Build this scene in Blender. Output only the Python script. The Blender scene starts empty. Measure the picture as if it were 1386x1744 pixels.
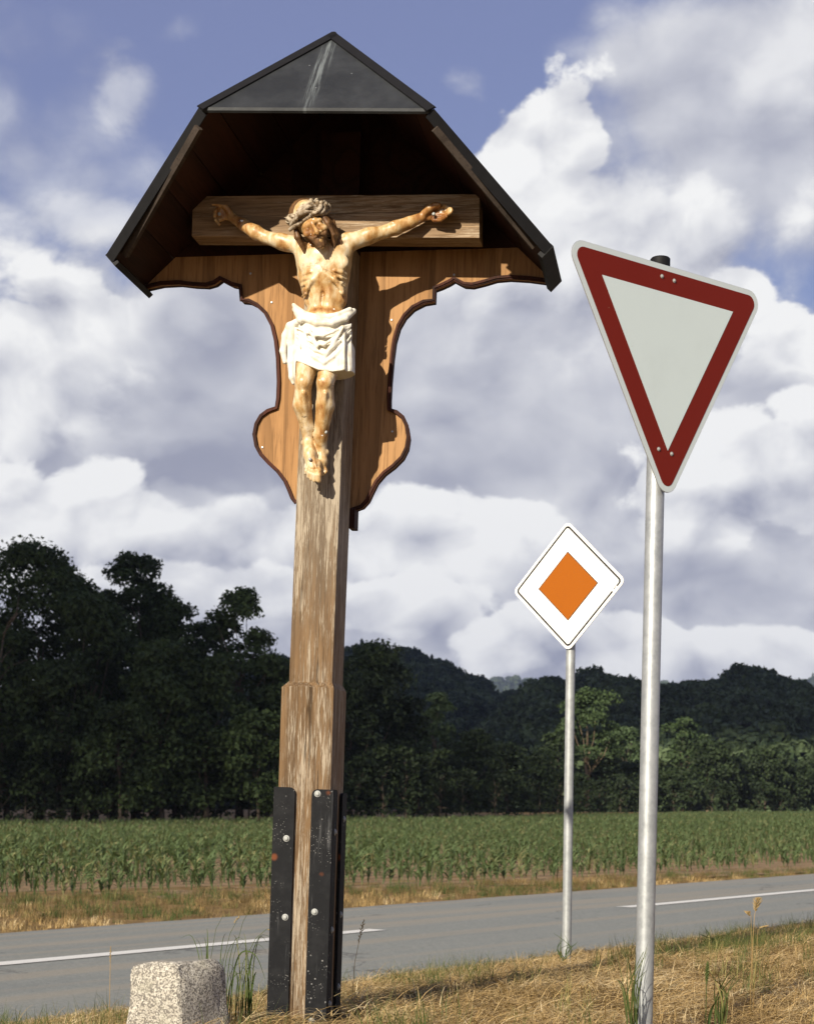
import bpy, bmesh, math, random
import numpy as np
from mathutils import Vector, Matrix, noise as mnoise
R = math.radians
scene = bpy.context.scene
COL = scene.collection

# ------------------------------------------------------------------ camera, sky, sun, exposure
FPX, CX, HY = 2700.0, 693.0, 1372.0          # focal length and principal point, in photo pixels
CAM = Vector((0, 0, 1.3))
cd = bpy.data.cameras.new('camera'); cam = bpy.data.objects.new('camera', cd); COL.objects.link(cam)
cam.location = CAM; cam.rotation_euler = (R(90), 0, 0)
cd.sensor_fit = 'VERTICAL'; cd.sensor_height = 36; cd.lens = 36 * FPX / 1744
cd.shift_y = (HY - 872) / 1744
cd.clip_start = 0.05; cd.clip_end = 20000
cd.dof.use_dof = True; cd.dof.focus_distance = 5.75; cd.dof.aperture_fstop = 8.0
scene.camera = cam

SUN_AZ, SUN_EL = R(28), R(25.5)                # behind the camera, to its left
SUN_DIR = Vector((-math.sin(SUN_AZ) * math.cos(SUN_EL), -math.cos(SUN_AZ) * math.cos(SUN_EL), math.sin(SUN_EL)))
SKY_STRENGTH = 0.1
EXPOSURE = 0.6
sd = bpy.data.lights.new('sun', 'SUN'); sun = bpy.data.objects.new('sun', sd); COL.objects.link(sun)
sd.energy = 5.0; sd.angle = R(0.53); sd.color = (1.0, 0.90, 0.74)
sun.rotation_euler = SUN_DIR.to_track_quat('Z', 'Y').to_euler(); sun.location = (-20, -40, 40)
vs = scene.view_settings
vs.view_transform = 'Standard'; vs.look = 'None'; vs.exposure = EXPOSURE; vs.gamma = 1.0; vs.use_curve_mapping = False
scene.cycles.use_denoising = True
scene.cycles.max_bounces = 6; scene.cycles.diffuse_bounces = 3; scene.cycles.glossy_bounces = 2
scene.cycles.transmission_bounces = 3; scene.cycles.transparent_max_bounces = 6
scene.cycles.sample_clamp_indirect = 4.0


class NT:
    """small helper to write node trees"""
    def __init__(s, tree): s.t = tree; s.L = tree.links
    def put(s, sock, v):
        if v is None: return
        if isinstance(v, bpy.types.NodeSocket): s.L.new(v, sock)
        else:
            if isinstance(v, (tuple, list)) and len(v) == 3 and sock.type == 'RGBA': v = (*v, 1)
            sock.default_value = v
    def n(s, typ, ins=None, **props):
        nd = s.t.nodes.new(typ)
        for k, v in props.items(): setattr(nd, k, v)
        for k, v in (ins or {}).items(): s.put(nd.inputs[k], v)
        return nd
    def m(s, op, a, b=None, c=None, clamp=False):
        nd = s.n('ShaderNodeMath', operation=op, use_clamp=clamp)
        s.put(nd.inputs[0], a); s.put(nd.inputs[1], b); s.put(nd.inputs[2], c)
        return nd.outputs[0]
    def vm(s, op, a, b=None):
        nd = s.n('ShaderNodeVectorMath', operation=op); s.put(nd.inputs[0], a)
        if op == 'SCALE': s.put(nd.inputs['Scale'], b)
        else: s.put(nd.inputs[1], b)
        return nd.outputs[1] if op in ('DOT_PRODUCT', 'LENGTH') else nd.outputs[0]
    def mix(s, f, a, b, blend='MIX'):
        nd = s.n('ShaderNodeMix', data_type='RGBA', blend_type=blend)
        s.put(nd.inputs[0], f); s.put(nd.inputs[6], a); s.put(nd.inputs[7], b)
        return nd.outputs[2]
    def rng(s, v, a, b, c=0.0, d=1.0, smooth=True):
        nd = s.n('ShaderNodeMapRange', interpolation_type='SMOOTHSTEP' if smooth else 'LINEAR')
        for k, x in zip((0, 1, 2, 3, 4), (v, a, b, c, d)): s.put(nd.inputs[k], x)
        return nd.outputs[0]
    def noise(s, vec, scale=1.0, detail=4, rough=.5, dist=0.0, lac=2.0):
        nd = s.n('ShaderNodeTexNoise', {'Vector': vec, 'Scale': scale, 'Detail': detail, 'Roughness': rough, 'Distortion': dist, 'Lacunarity': lac})
        return nd.outputs[0]
    def mapping(s, vec, scale=(1, 1, 1), loc=(0, 0, 0), rot=(0, 0, 0)):
        return s.n('ShaderNodeMapping', {'Vector': vec, 'Scale': scale, 'Location': loc, 'Rotation': rot}).outputs[0]
    def ramp(s, v, stops, interp='LINEAR'):
        nd = s.n('ShaderNodeValToRGB'); cr = nd.color_ramp; cr.interpolation = interp
        while len(cr.elements) < len(stops): cr.elements.new(.5)
        for e, (p, c) in zip(cr.elements, stops):
            e.position = p; e.color = (*c, 1) if len(c) == 3 else c
        s.put(nd.inputs[0], v); return nd.outputs[0]
    def xyz(s, v):
        nd = s.n('ShaderNodeSeparateXYZ'); s.put(nd.inputs[0], v); return nd.outputs
    def comb(s, x, y, z):
        nd = s.n('ShaderNodeCombineXYZ'); s.put(nd.inputs[0], x); s.put(nd.inputs[1], y); s.put(nd.inputs[2], z); return nd.outputs[0]


# ---- the sky: Nishita air with banks of cumulus, a function of direction only
world = bpy.data.worlds.new('World'); scene.world = world; world.use_nodes = True
def build_sky():
    t = world.node_tree; t.nodes.clear(); w = NT(t)
    sky = w.n('ShaderNodeTexSky', sky_type='NISHITA', sun_disc=False)
    sky.sun_elevation = SUN_EL; sky.sun_rotation = math.atan2(SUN_DIR.x, SUN_DIR.y)
    sky.air_density = 1.0; sky.dust_density = 0.6; sky.ozone_density = 2.0; sky.altitude = 400
    d = w.n('ShaderNodeTexCoord').outputs['Generated']
    x, y, z = w.xyz(d)
    az = w.m('MULTIPLY', w.m('ARCTAN2', x, y), 180 / math.pi)
    el = w.m('MULTIPLY', w.m('ARCSINE', z), 180 / math.pi)
    # billow noise on the direction, flattened; a second sample towards the light gives relief
    q = w.mapping(d, (1, 1, 1.3))
    warp = w.n('ShaderNodeTexNoise', {'Vector': q, 'Scale': 8.0, 'Detail': 2, 'Roughness': .5}).outputs[1]
    qq = w.vm('ADD', q, w.vm('SCALE', w.vm('SUBTRACT', warp, (.5, .5, .5)), .06))
    def bill(v, det):
        a = w.noise(v, 9.5, det, .60)
        vo = w.n('ShaderNodeTexVoronoi', {'Vector': v, 'Scale': 24}, feature='F1').outputs[0]
        return w.m('ADD', w.m('MULTIPLY', a, .82), w.m('MULTIPLY', w.m("SUBTRACT", .55, vo), .30))
    n1, n2 = bill(qq, 8), bill(w.vm('ADD', qq, (-.012, 0, .026)), 4)
    big = w.noise(w.vm('ADD', w.mapping(d, (1, 1, 2.4)), (3.1, 1.7, .4)), 4.2, 4, .5)
    relief = w.m('MULTIPLY', w.m('SUBTRACT', n1, n2), 2.1)
    fine = w.m('SUBTRACT', n1, .45)
    bigd = w.m('MULTIPLY', w.m('SUBTRACT', big, .5), .8)
    tex = w.m('ADD', relief, bigd)
    S = .66 / SKY_STRENGTH          # radiances below are as exposed
    grey = tuple(c * S for c in (.35, .365, .46)); white = tuple(c * S for c in (1.0, 1.0, .99)); pale = tuple(c * S for c in (.66, .67, .72))
    # cloud cover all round, closing up towards the horizon
    th = w.rng(el, 7, 21, .22, .60)
    cov = w.m('ADD', w.m('MULTIPLY', big, .75), w.m('MULTIPLY', n1, .25))
    alpha = w.rng(w.m('SUBTRACT', cov, th), -.015, .09)
    shade = w.m('ADD', w.m('MULTIPLY_ADD', relief, .7, .42), w.m('MULTIPLY', bigd, -1.2))
    # banks: (px, py, rx, ry, softness, shade at the middle, top-to-base fall, opacity, noise)
    banks = [
        (40, 270, 260, 170, .9, .52, .05, .5, .8), (205, 175, 60, 55, .8, .75, .1, .45, 1.6), (120, 370, 180, 40, .9, .6, .05, .45, 1.6),
        (815, 130, 55, 45, .8, .75, .1, .40, 1.8),
        (600, 650, 1000, 220, .3, .40, .30, 1, .35),
        (1260, 190, 310, 285, .45, .38, .14, .95, .35), (1400, 110, 170, 150, .8, .62, .1, .5, 1.0),
        (1010, 440, 360, 140, .3, .62, .20, 1, .6),
        (925, 262, 128, 122, .15, 1.0, .28, 1, .8), (860, 355, 165, 115, .2, .98, .25, 1, .75), (1060, 350, 170, 90, .5, .68, .2, .8, .8),
        (1345, 625, 105, 125, .14, 1.0, .3, 1, .75), (1262, 495, 72, 60, .14, 1.0, .3, 1, .75),
        (270, 690, 430, 165, .12, .34, .45, 1, .45), (40, 620, 225, 165, .25, .90, .42, 1, .55), (105, 545, 160, 82, .16, 1.0, .25, 1, .75), (230, 550, 110, 60, .35, .8, .3, .9, .8),
        (350, 570, 120, 80, .6, .16, .1, .8, .9), (330, 780, 270, 70, .7, .08, .1, .85, .7),
        (1270, 690, 180, 90, .6, .10, .1, .85, .9), (740, 790, 330, 60, .7, .08, .1, .85, .9), (900, 600, 200, 60, .6, .55, .2, .6, 1.),
        (130, 885, 270, 95, .15, .92, .55, 1, .7), (420, 915, 230, 75, .15, .72, .6, 1, .6),
        (790, 925, 250, 98, .16, .92, .6, 1, .75), (1200, 845, 215, 102, .14, 1.0, .5, 1, .75), (1400, 800, 150, 150, .12, .95, .5, 1, .6),
        (300, 1010, 320, 62, .14, .66, .8, 1, .6), (690, 1035, 140, 55, .10, .92, .7, 1, .5), (980, 1100, 220, 68, .12, .86, .7, 1, .6),
        (1290, 1110, 190, 64, .12, .88, .7, 1, .6), (1130, 975, 190, 44, .6, .08, .2, .75, .9),
    ]
    for (px, py, rx, ry, soft, mid, fall, op, amp) in banks:
        a0 = math.degrees(math.atan((px - CX) / FPX)); e0 = math.degrees(math.atan((HY - py) / FPX * math.cos(R(a0))))
        ra = math.degrees(rx / FPX); re = math.degrees(ry / FPX)
        u = w.m('MULTIPLY_ADD', az, 1 / ra, -a0 / ra); v = w.m('MULTIPLY_ADD', el, 1 / re, -e0 / re)
        rr = w.m('SQRT', w.m('MULTIPLY_ADD', v, v, w.m('MULTIPLY', u, u)))
        mk = w.rng(w.m("MULTIPLY_ADD", fine, -amp * 3.4, rr), 1.0 - soft, 1.0 + soft * .25, op, 0.0)
        shd = w.m('MULTIPLY_ADD', v, fall * .55, w.m('MULTIPLY_ADD', tex, .5 if mid < .5 else 1.25, mid - (.06 if mid > .8 else 0)))
        shade = w.m('MULTIPLY_ADD', w.m('SUBTRACT', w.m('MINIMUM', w.m('MAXIMUM', shd, 0), 1), shade), mk, shade)
        alpha = w.m('MULTIPLY_ADD', w.m('SUBTRACT', 1, alpha), mk, alpha)
    air = w.mix(.55, w.vm('SCALE', sky.outputs[0], .8), tuple(c * S for c in (.265, .265, .49)))
    col = w.mix(w.m('MULTIPLY', alpha, .97), air, w.ramp(shade, [(0, grey), (.45, pale), (1, white)]))
    bg = w.n('ShaderNodeBackground', {'Color': col, 'Strength': SKY_STRENGTH})
    out = w.n('ShaderNodeOutputWorld'); w.L.new(bg.outputs[0], out.inputs[0])
    world.cycles.sampling_method = 'MANUAL'; world.cycles.sample_map_resolution = 512
build_sky()


# ------------------------------------------------------------------ helpers
def link(o, parent=None):
    COL.objects.link(o)
    if parent is not None: o.parent = parent
    return o
def tag(o, label=None, cat=None, group=None, kind=None):
    for k, v in (('label', label), ('category', cat), ('group', group), ('kind', kind)):
        if v: o[k] = v
    return o
def mesh_from(name, verts, faces, smooth=False):
    me = bpy.data.meshes.new(name); me.from_pydata([tuple(v) for v in verts], [], faces); me.update()
    if smooth: me.shade_smooth()
    return me
def mesh_np(name, v, quads, smooth=False):
    """fast mesh from numpy arrays; quads (n,4) or tris (n,3)"""
    me = bpy.data.meshes.new(name); n, k = quads.shape
    me.vertices.add(len(v)); me.vertices.foreach_set('co', np.asarray(v, np.float32).ravel())
    me.loops.add(n * k); me.loops.foreach_set('vertex_index', quads.astype(np.int32).ravel())
    me.polygons.add(n); me.polygons.foreach_set('loop_start', np.arange(0, n * k, k, dtype=np.int32))
    me.polygons.foreach_set('use_smooth', np.full(n, smooth))
    me.update(calc_edges=True); me.validate(); return me
def obj(name, me, material=None, parent=None, loc=None, rot=None):
    o = bpy.data.objects.new(name, me)
    if material and not me.materials: me.materials.append(material)
    if loc is not None: o.location = loc
    if rot is not None: o.rotation_euler = rot
    return link(o, parent)
def empty(name, loc=(0, 0, 0), rot=(0, 0, 0)):
    o = bpy.data.objects.new(name, None); o.location = loc; o.rotation_euler = rot; o.empty_display_size = .1
    return link(o)
def bm_mesh(name, bm, smooth=False, bevel=0, seg=2):
    if bevel:
        bmesh.ops.bevel(bm, geom=[e for e in bm.edges if e.is_manifold and e.calc_face_angle(0) > .4], offset=bevel, segments=seg, affect='EDGES', profile=.6)
    bmesh.ops.recalc_face_normals(bm, faces=bm.faces)
    me = bpy.data.meshes.new(name); bm.to_mesh(me); bm.free()
    if smooth: me.shade_smooth()
    return me
def box_bm(x0, x1, y0, y1, z0, z1, bm=None):
    bm = bm or bmesh.new()
    v = [bm.verts.new((x, y, z)) for x in (x0, x1) for y in (y0, y1) for z in (z0, z1)]
    for f in ((0, 1, 3, 2), (4, 6, 7, 5), (0, 4, 5, 1), (2, 3, 7, 6), (0, 2, 6, 4), (1, 5, 7, 3)): bm.faces.new([v[i] for i in f])
    return bm
def prism_bm(bottom, top):
    """closed prism between two rings of equal length"""
    bm = bmesh.new(); a = [bm.verts.new(p) for p in bottom]; b = [bm.verts.new(p) for p in top]; n = len(a)
    bm.faces.new(a[::-1]); bm.faces.new(b)
    for i in range(n): bm.faces.new((a[i], a[(i + 1) % n], b[(i + 1) % n], b[i]))
    return bm
def tube(path, rad, seg=8, bm=None, cap=True):
    """tube along points; rad is a number or a list"""
    bm = bm or bmesh.new(); P = [Vector(p) for p in path]; n = len(P)
    rr = rad if isinstance(rad, (list, tuple)) else [rad] * n
    rings = []; t0 = (P[1] - P[0]).normalized()
    a = t0.orthogonal().normalized()
    for i in range(n):
        t = (P[min(i + 1, n - 1)] - P[max(i - 1, 0)]).normalized()
        a = (a - t * a.dot(t)).normalized(); b = t.cross(a)
        rings.append([bm.verts.new(P[i] + (a * math.cos(k * 2 * math.pi / seg) + b * math.sin(k * 2 * math.pi / seg)) * rr[i]) for k in range(seg)])
    for i in range(n - 1):
        for k in range(seg): bm.faces.new((rings[i][k], rings[i][(k + 1) % seg], rings[i + 1][(k + 1) % seg], rings[i + 1][k]))
    if cap: bm.faces.new(rings[0][::-1]); bm.faces.new(rings[-1])
    return bm
def lathe_bm(prof, seg=16, axis='Z', bm=None, mat=None):
    bm = bm or bmesh.new(); rings = []
    for r, z in prof:
        ring = []
        for k in range(seg):
            c, s = math.cos(k * 2 * math.pi / seg) * r, math.sin(k * 2 * math.pi / seg) * r
            p = Vector((c, s, z))
            ring.append(bm.verts.new(mat @ p if mat else p))
        rings.append(ring)
    for i in range(len(rings) - 1):
        for k in range(seg): bm.faces.new((rings[i][k], rings[i][(k + 1) % seg], rings[i + 1][(k + 1) % seg], rings[i + 1][k]))
    bm.faces.new(rings[0][::-1]); bm.faces.new(rings[-1])
    return bm
def ray(px, py, depth):
    """world point on the line of sight of a photo pixel at a distance known from what the thing touches"""
    return CAM + Vector(((px - CX) / FPX, 1, (HY - py) / FPX)) * depth

# ------------------------------------------------------------------ materials
def material(name):
    m = bpy.data.materials.new(name); m.use_nodes = True; m.node_tree.nodes.clear()
    w = NT(m.node_tree); out = w.n('ShaderNodeOutputMaterial')
    return m, w, out
def bsdf(w, out, color, rough=.7, spec=.3, bump=None, bstr=.3, bdist=.01, metal=0.0, **kw):
    ins = {'Base Color': color, 'Roughness': rough, 'Specular IOR Level': spec, 'Metallic': metal}
    ins.update(kw)
    p = w.n('ShaderNodeBsdfPrincipled', ins)
    if bump is not None:
        b = w.n('ShaderNodeBump', {'Height': bump, 'Strength': bstr, 'Distance': bdist}); w.L.new(b.outputs[0], p.inputs['Normal'])
    w.L.new(p.outputs[0], out.inputs[0]); return p
def objco(w): return w.n('ShaderNodeTexCoord').outputs['Object']
def orand(w): return w.n('ShaderNodeObjectInfo').outputs['Random']
def flat(name, col, rough=.6, spec=.3, metal=0, var=.12, scale=30):
    m, w, out = material(name); c = objco(w)
    n = w.noise(c, scale, 5, .6)
    bsdf(w, out, w.mix(w.rng(n, .3, .7), tuple(x * (1 - var) for x in col), tuple(x * (1 + var) for x in col)), w.m('ADD', w.m('MULTIPLY', n, .2), rough - .1), spec, n, .08, .002, metal)
    return m
def wood(name, dark, mid, light, bleach=None, bl_amt=0.0, axis='Z', ring=14, knots=False, rough=.75, bstr=.5, weather=False):
    """sawn timber: long fibres, growth rings, weathered streaks"""
    m, w, out = material(name); c = objco(w)
    r = orand(w); c = w.vm('ADD', c, w.comb(w.m('MULTIPLY', r, 7.3), w.m('MULTIPLY', r, 3.1), w.m('MULTIPLY', r, 11.7)))
    st = {'Z': (1, 1, .055), 'X': (.055, 1, 1), 'Y': (1, .055, 1)}[axis]
    g = w.mapping(c, st)
    wob = w.noise(g, 5, 3, .5)
    fib = w.noise(g, 130, 4, .65)
    med = w.noise(g, 34, 4, .6, .4)
    rg = w.m('FRACT', w.m('MULTIPLY', w.m('ADD', w.noise(g, 2.6, 2, .45), w.m('MULTIPLY', wob, .12)), ring))
    rgm = w.rng(rg, .55, 1.0)
    col = w.mix(w.rng(med, .3, .7), dark, mid)
    col = w.mix(w.m('MULTIPLY', w.rng(wob, .4, .65), .7), col, light)
    col = w.mix(w.m('MULTIPLY', rgm, .5), col, tuple(x * .55 for x in dark))
    col = w.mix(w.m('MULTIPLY', w.rng(fib, .48, .66), .55), col, tuple(x * .5 for x in dark))
    if knots:
        vo = w.n('ShaderNodeTexVoronoi', {'Vector': w.mapping(c, (1, 1, .45)), 'Scale': 4.2}).outputs[0]
        kn = w.m('MULTIPLY', w.rng(vo, .10, .03), w.rng(w.noise(c, 2.1, 1), .45, .6))
        col = w.mix(w.m('MULTIPLY', kn, .75), col, (.11, .045, .018))
    h = w.m('SUBTRACT', w.m('MULTIPLY', fib, .6), w.m('MULTIPLY', rgm, .5))
    if bleach:
        bn = w.noise(w.mapping(c, tuple(.35 if x < 1 else 1 for x in st)), 6, 4, .6)
        bf = w.noise(w.mapping(c, tuple(.05 if x < 1 else 1 for x in st)), 190, 5, .75, .6)
        bg_ = w.noise(w.mapping(c, tuple(.10 if x < 1 else 1 for x in st)), 40, 4, .65, .8)
        bt = w.m('ADD', w.m('MULTIPLY', bn, .6), w.m('ADD', w.m('MULTIPLY', bf, 1.0), w.m('MULTIPLY', bg_, .4)))
        if weather:      # the exposed upper length has silvered
            zz = w.xyz(objco(w))[2]; sil = w.rng(zz, 1.3, 2.1)
            bt = w.m('MULTIPLY_ADD', sil, .07, bt); col = w.mix(w.m('MULTIPLY', sil, .55), col, (.19, .155, .115))
        bm_ = w.m('MULTIPLY', w.rng(bt, 1.08 - bl_amt * .2, 1.24 - bl_amt * .2), .66)
        col = w.mix(bm_, col, bleach)
        cr = w.rng(w.noise(w.mapping(c, tuple(.02 if x < 1 else 1 for x in st)), 75, 3, .6), .635, .67)
        col = w.mix(w.m('MULTIPLY', cr, .45), col, tuple(x * .18 for x in dark))
        h = w.m('SUBTRACT', w.m('ADD', h, w.m('MULTIPLY', bm_, .3)), w.m('MULTIPLY', cr, 1.2))
    bsdf(w, out, col, rough, .2, h, bstr, .004)
    return m
M = {}
M['post'] = wood('weathered_oak', (.11, .064, .030), (.185, .115, .057), (.235, .152, .082), (.40, .345, .265), .58, ring=16, bstr=1.0, weather=True)
M['beam'] = wood('beam_oak', (.18, .11, .057), (.30, .20, .115), (.38, .265, .16), (.47, .38, .275), .45, axis='X', ring=12, bstr=.7)
M['plank'] = wood('larch_plank', (.27, .14, .055), (.35, .19, .078), (.40, .225, .098), None, 0, ring=10, knots=True, bstr=.25)
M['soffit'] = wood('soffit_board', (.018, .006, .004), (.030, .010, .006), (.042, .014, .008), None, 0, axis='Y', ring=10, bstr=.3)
M['trim'] = wood('trim_strip', (.022, .009, .006), (.045, .014, .008), (.075, .022, .012), None, 0, ring=8, bstr=.3)
M['batten'] = wood('batten', (.035, .026, .02), (.05, .038, .03), (.065, .05, .04), None, 0, axis='Y', ring=8, bstr=.3)

def mk_roof_metal():
    m, w, out = material('dark_sheet_metal'); c = objco(w); x, y, z = w.xyz(c)
    n = w.noise(c, 7, 6, .6); n2 = w.noise(c, 60, 4, .6)
    col = w.mix(w.rng(n, .35, .7), (.014, .016, .019), (.028, .031, .035))
    # pale lime run-off that starts at the tip of the hip
    wob = w.m('MULTIPLY', w.m('SUBTRACT', w.noise(w.comb(x, 0, w.m('MULTIPLY', z, .25)), 26, 4, .6), .5), .035)
    cx = w.m('ADD', w.m('ADD', x, wob), w.m('MULTIPLY', w.m('SUBTRACT', 3.66, z), .06))
    dd = w.m('ABSOLUTE', w.m('SUBTRACT', cx, .052))
    band = w.m('MULTIPLY', w.rng(dd, .034, .010), w.rng(z, 3.27, 3.4, .45, 1))
    band = w.m('MULTIPLY', band, w.rng(w.noise(w.comb(w.m('MULTIPLY', x, 1), 0, w.m('MULTIPLY', z, .06)), 75, 5, .65), .42, .62))
    front = w.m('MULTIPLY', w.m('LESS_THAN', y, -.10), w.rng(z, 3.64, 3.60))
    col = w.mix(w.m('MULTIPLY', w.m('MULTIPLY', band, front), .55), col, (.22, .25, .26))
    sp = w.n('ShaderNodeTexVoronoi', {'Vector': c, 'Scale': 14}).outputs[0]
    col = w.mix(w.m('MULTIPLY', w.rng(sp, .055, .03), .5), col, (.25, .27, .28))
    bsdf(w, out, col, w.m('MULTIPLY_ADD', n2, .2, .45), .4, w.m('ADD', n, w.m('MULTIPLY', n2, .15)), .18, .01, .15)
    return m
M['roof'] = mk_roof_metal()
M['flash'] = flat('black_flashing', (.009, .009, .010), .6, .15, 0)

def mk_iron():
    m, w, out = material('black_painted_iron'); c = objco(w); r = orand(w)
    c = w.vm('ADD', c, w.comb(w.m('MULTIPLY', r, 5), 0, w.m('MULTIPLY', r, 9)))
    n = w.noise(c, 22, 6, .6)
    v = w.n('ShaderNodeTexVoronoi', {'Vector': c, 'Scale': 48}); chips = w.m('MULTIPLY', w.rng(v.outputs[0], .20, .10), w.rng(w.noise(c, 9, 2), .48, .62))
    v2 = w.n('ShaderNodeTexVoronoi', {'Vector': w.vm('ADD', c, (3, 1, 2)), 'Scale': 120}); dots = w.m('MULTIPLY', w.rng(v2.outputs[0], .22, .12), w.rng(w.noise(c, 14, 2), .50, .62))
    v3 = w.n('ShaderNodeTexVoronoi', {'Vector': w.vm('ADD', c, (1, 7, 4)), 'Scale': 7.5}); rust = w.rng(w.m('ADD', v3.outputs[0], w.m('MULTIPLY', n, .10)), .20, .13)
    run = w.rng(w.noise(w.mapping(c, (1, 1, .09)), 45, 4, .6), .60, .75)
    col = w.mix(w.rng(n, .4, .7), (.006, .0065, .008), (.013, .0135, .015))
    col = w.mix(w.m('MULTIPLY', run, .22), col, (.16, .165, .17))
    col = w.mix(w.m('MULTIPLY', w.m('MAXIMUM', chips, dots), .7), col, (.26, .26, .25))
    col = w.mix(w.m('MULTIPLY', rust, .8), col, (.15, .045, .016))
    bsdf(w, out, col, w.m('MULTIPLY_ADD', n, .3, .5), .12, w.m('SUBTRACT', n, chips), .35, .003)
    return m
M['iron'] = mk_iron()
M['bolt'] = flat('galvanised_bolt', (.30, .31, .30), .6, .3, .2)
def mk_galv():
    m, w, out = material('galvanised_steel'); c = objco(w); x, y, z = w.xyz(c)
    v = w.n('ShaderNodeTexVoronoi', {'Vector': w.mapping(c, (1, 1, .7)), 'Scale': 130}, feature='F1').outputs['Color']
    sp = w.n('ShaderNodeSeparateColor'); w.put(sp.inputs[0], v); v = sp.outputs[0]
    n = w.noise(c, 18, 6, .65); sc = w.noise(w.mapping(c, (1, 1, .2), rot=(.2, .5, 0)), 190, 3, .7)
    col = w.mix(w.rng(n, .3, .7), (.29, .31, .32), (.40, .42, .43))
    col = w.mix(w.m('MULTIPLY', v, .30), col, (.48, .50, .50))
    col = w.mix(w.m('MULTIPLY', w.rng(sc, .64, .72), .45), col, (.16, .165, .17))
    bsdf(w, out, col, w.m('MULTIPLY_ADD', n, .25, .34), .5, sc, .12, .002, .55)
    return m
M['galv'] = mk_galv()
def mk_galv_rust():
    m, w, out = material('galvanised_steel_with_rust'); c = objco(w); x, y, z = w.xyz(c)
    n = w.noise(c, 18, 6, .65); v = w.noise(c, 150, 3, .7)
    col = w.mix(w.rng(n, .3, .7), (.27, .285, .29), (.37, .39, .39))
    rr = w.m('MULTIPLY', w.rng(w.noise(w.mapping(c, (1, 1, .12)), 30, 5, .65), .50, .60), w.m('MULTIPLY', w.rng(z, 1.35, 1.75), w.rng(x, .0, -.018)))
    col = w.mix(w.m('MULTIPLY', rr, .85), col, (.26, .085, .03))
    bsdf(w, out, col, w.m('MULTIPLY_ADD', v, .25, .38), .5, v, .12, .002, .4)
    return m
M['galv_rust'] = mk_galv_rust()
def sheeting(name, col, dirt=.25, cell=230, spec=.3):
    """retro-reflective sign sheeting: faint honeycomb, dust"""
    m, w, out = material(name); c = objco(w)
    v = w.n('ShaderNodeTexVoronoi', {'Vector': c, 'Scale': cell, 'Randomness': .25}, feature='DISTANCE_TO_EDGE').outputs[0]
    n = w.noise(c, 6, 5, .6)
    cc = w.mix(w.m('MULTIPLY', w.rng(v, .10, .03), .16), col, tuple(x * .7 for x in col))
    cc = w.mix(w.m('MULTIPLY', w.rng(n, .45, .75), dirt), cc, tuple(x * .82 for x in col))
    sp = w.n('ShaderNodeTexVoronoi', {'Vector': c, 'Scale': 16}).outputs[0]
    cc = w.mix(w.m('MULTIPLY', w.rng(sp, .035, .02), .55), cc, (.30, .24, .16))
    bsdf(w, out, cc, .48, spec, n, .03, .002)
    return m
M['sign_white'] = sheeting('white_sign_sheeting', (.475, .545, .55)); M['sign_rim'] = sheeting('sign_rim', (.44, .49, .50))
M['sign_red'] = sheeting('red_sign_sheeting', (.125, .012, .007), spec=.08); M['sign_bright'] = sheeting('bright_white_sign_sheeting', (.76, .76, .74), .1)
M['sign_orange'] = sheeting('orange_sign_sheeting', (.30, .082, .004), .15, spec=.15); M['sign_black'] = flat('sign_black', (.012, .012, .012), .5)
M['alu'] = flat('aluminium_back', (.42, .43, .44), .45, .5, .6)
def mk_asphalt():
    m, w, out = material('asphalt'); c = objco(w); x, y, z = w.xyz(c)
    fine = w.noise(c, 170, 3, .7); med = w.noise(c, 24, 5, .6)
    band = w.noise(w.comb(x, w.m('MULTIPLY', y, .02), 0), 1.9, 3, .5)
    patch = w.noise(w.comb(x, w.m('MULTIPLY', y, .15), 0), 1.1, 4, .6)
    col = w.mix(w.rng(med, .35, .65), (.165, .178, .166), (.215, .226, .206))
    col = w.mix(w.m('MULTIPLY', w.rng(band, .46, .62), .65), col, (.27, .24, .185))
    col = w.mix(w.m('MULTIPLY', w.rng(patch, .5, .7), .45), col, (.15, .163, .157))
    col = w.mix(w.m('MULTIPLY', w.rng(fine, .5, .75), .45), col, (.35, .345, .32))
    col = w.mix(w.m('MULTIPLY', w.rng(fine, .46, .3), .45), col, (.08, .084, .084))
    mot = w.noise(c, 55, 4, .75)
    col = w.mix(w.m('MULTIPLY', w.rng(mot, .45, .7), .35), col, (.30, .30, .285)); col = w.mix(w.m('MULTIPLY', w.rng(mot, .5, .3), .35), col, (.10, .106, .104))
    cv = w.n('ShaderNodeTexVoronoi', {'Vector': w.vm('ADD', w.mapping(c, (.55, .22, 1)), w.vm('SCALE', w.n('ShaderNodeTexNoise', {'Vector': c, 'Scale': 2.5, 'Detail': 4}).outputs[1], .35)), 'Scale': 1.0}, feature='DISTANCE_TO_EDGE').outputs[0]
    crk = w.m('MULTIPLY', w.rng(cv, .010, .003), w.rng(w.noise(c, .45, 2), .47, .56))
    col = w.mix(w.m('MULTIPLY', crk, .6), col, (.06, .06, .06))
    edge = w.m('ABSOLUTE', x); col = w.mix(w.m('MULTIPLY', w.rng(w.m('ADD', edge, w.m('MULTIPLY', w.noise(c, 3, 4, .7), .5)), 2.95, 3.25), .55), col, (.21, .165, .10))
    bsdf(w, out, col, .82, .3, fine, .35, .006)
    return m
M['asphalt'] = mk_asphalt()
def mk_paint():
    m, w, out = material('road_paint'); c = objco(w)
    n = w.noise(c, 60, 5, .7)
    bsdf(w, out, w.mix(w.rng(n, .56, .72), (.62, .62, .59), (.24, .24, .23)), .7, .3, n, .2, .003)
    return m
M['paint'] = mk_paint()
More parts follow.
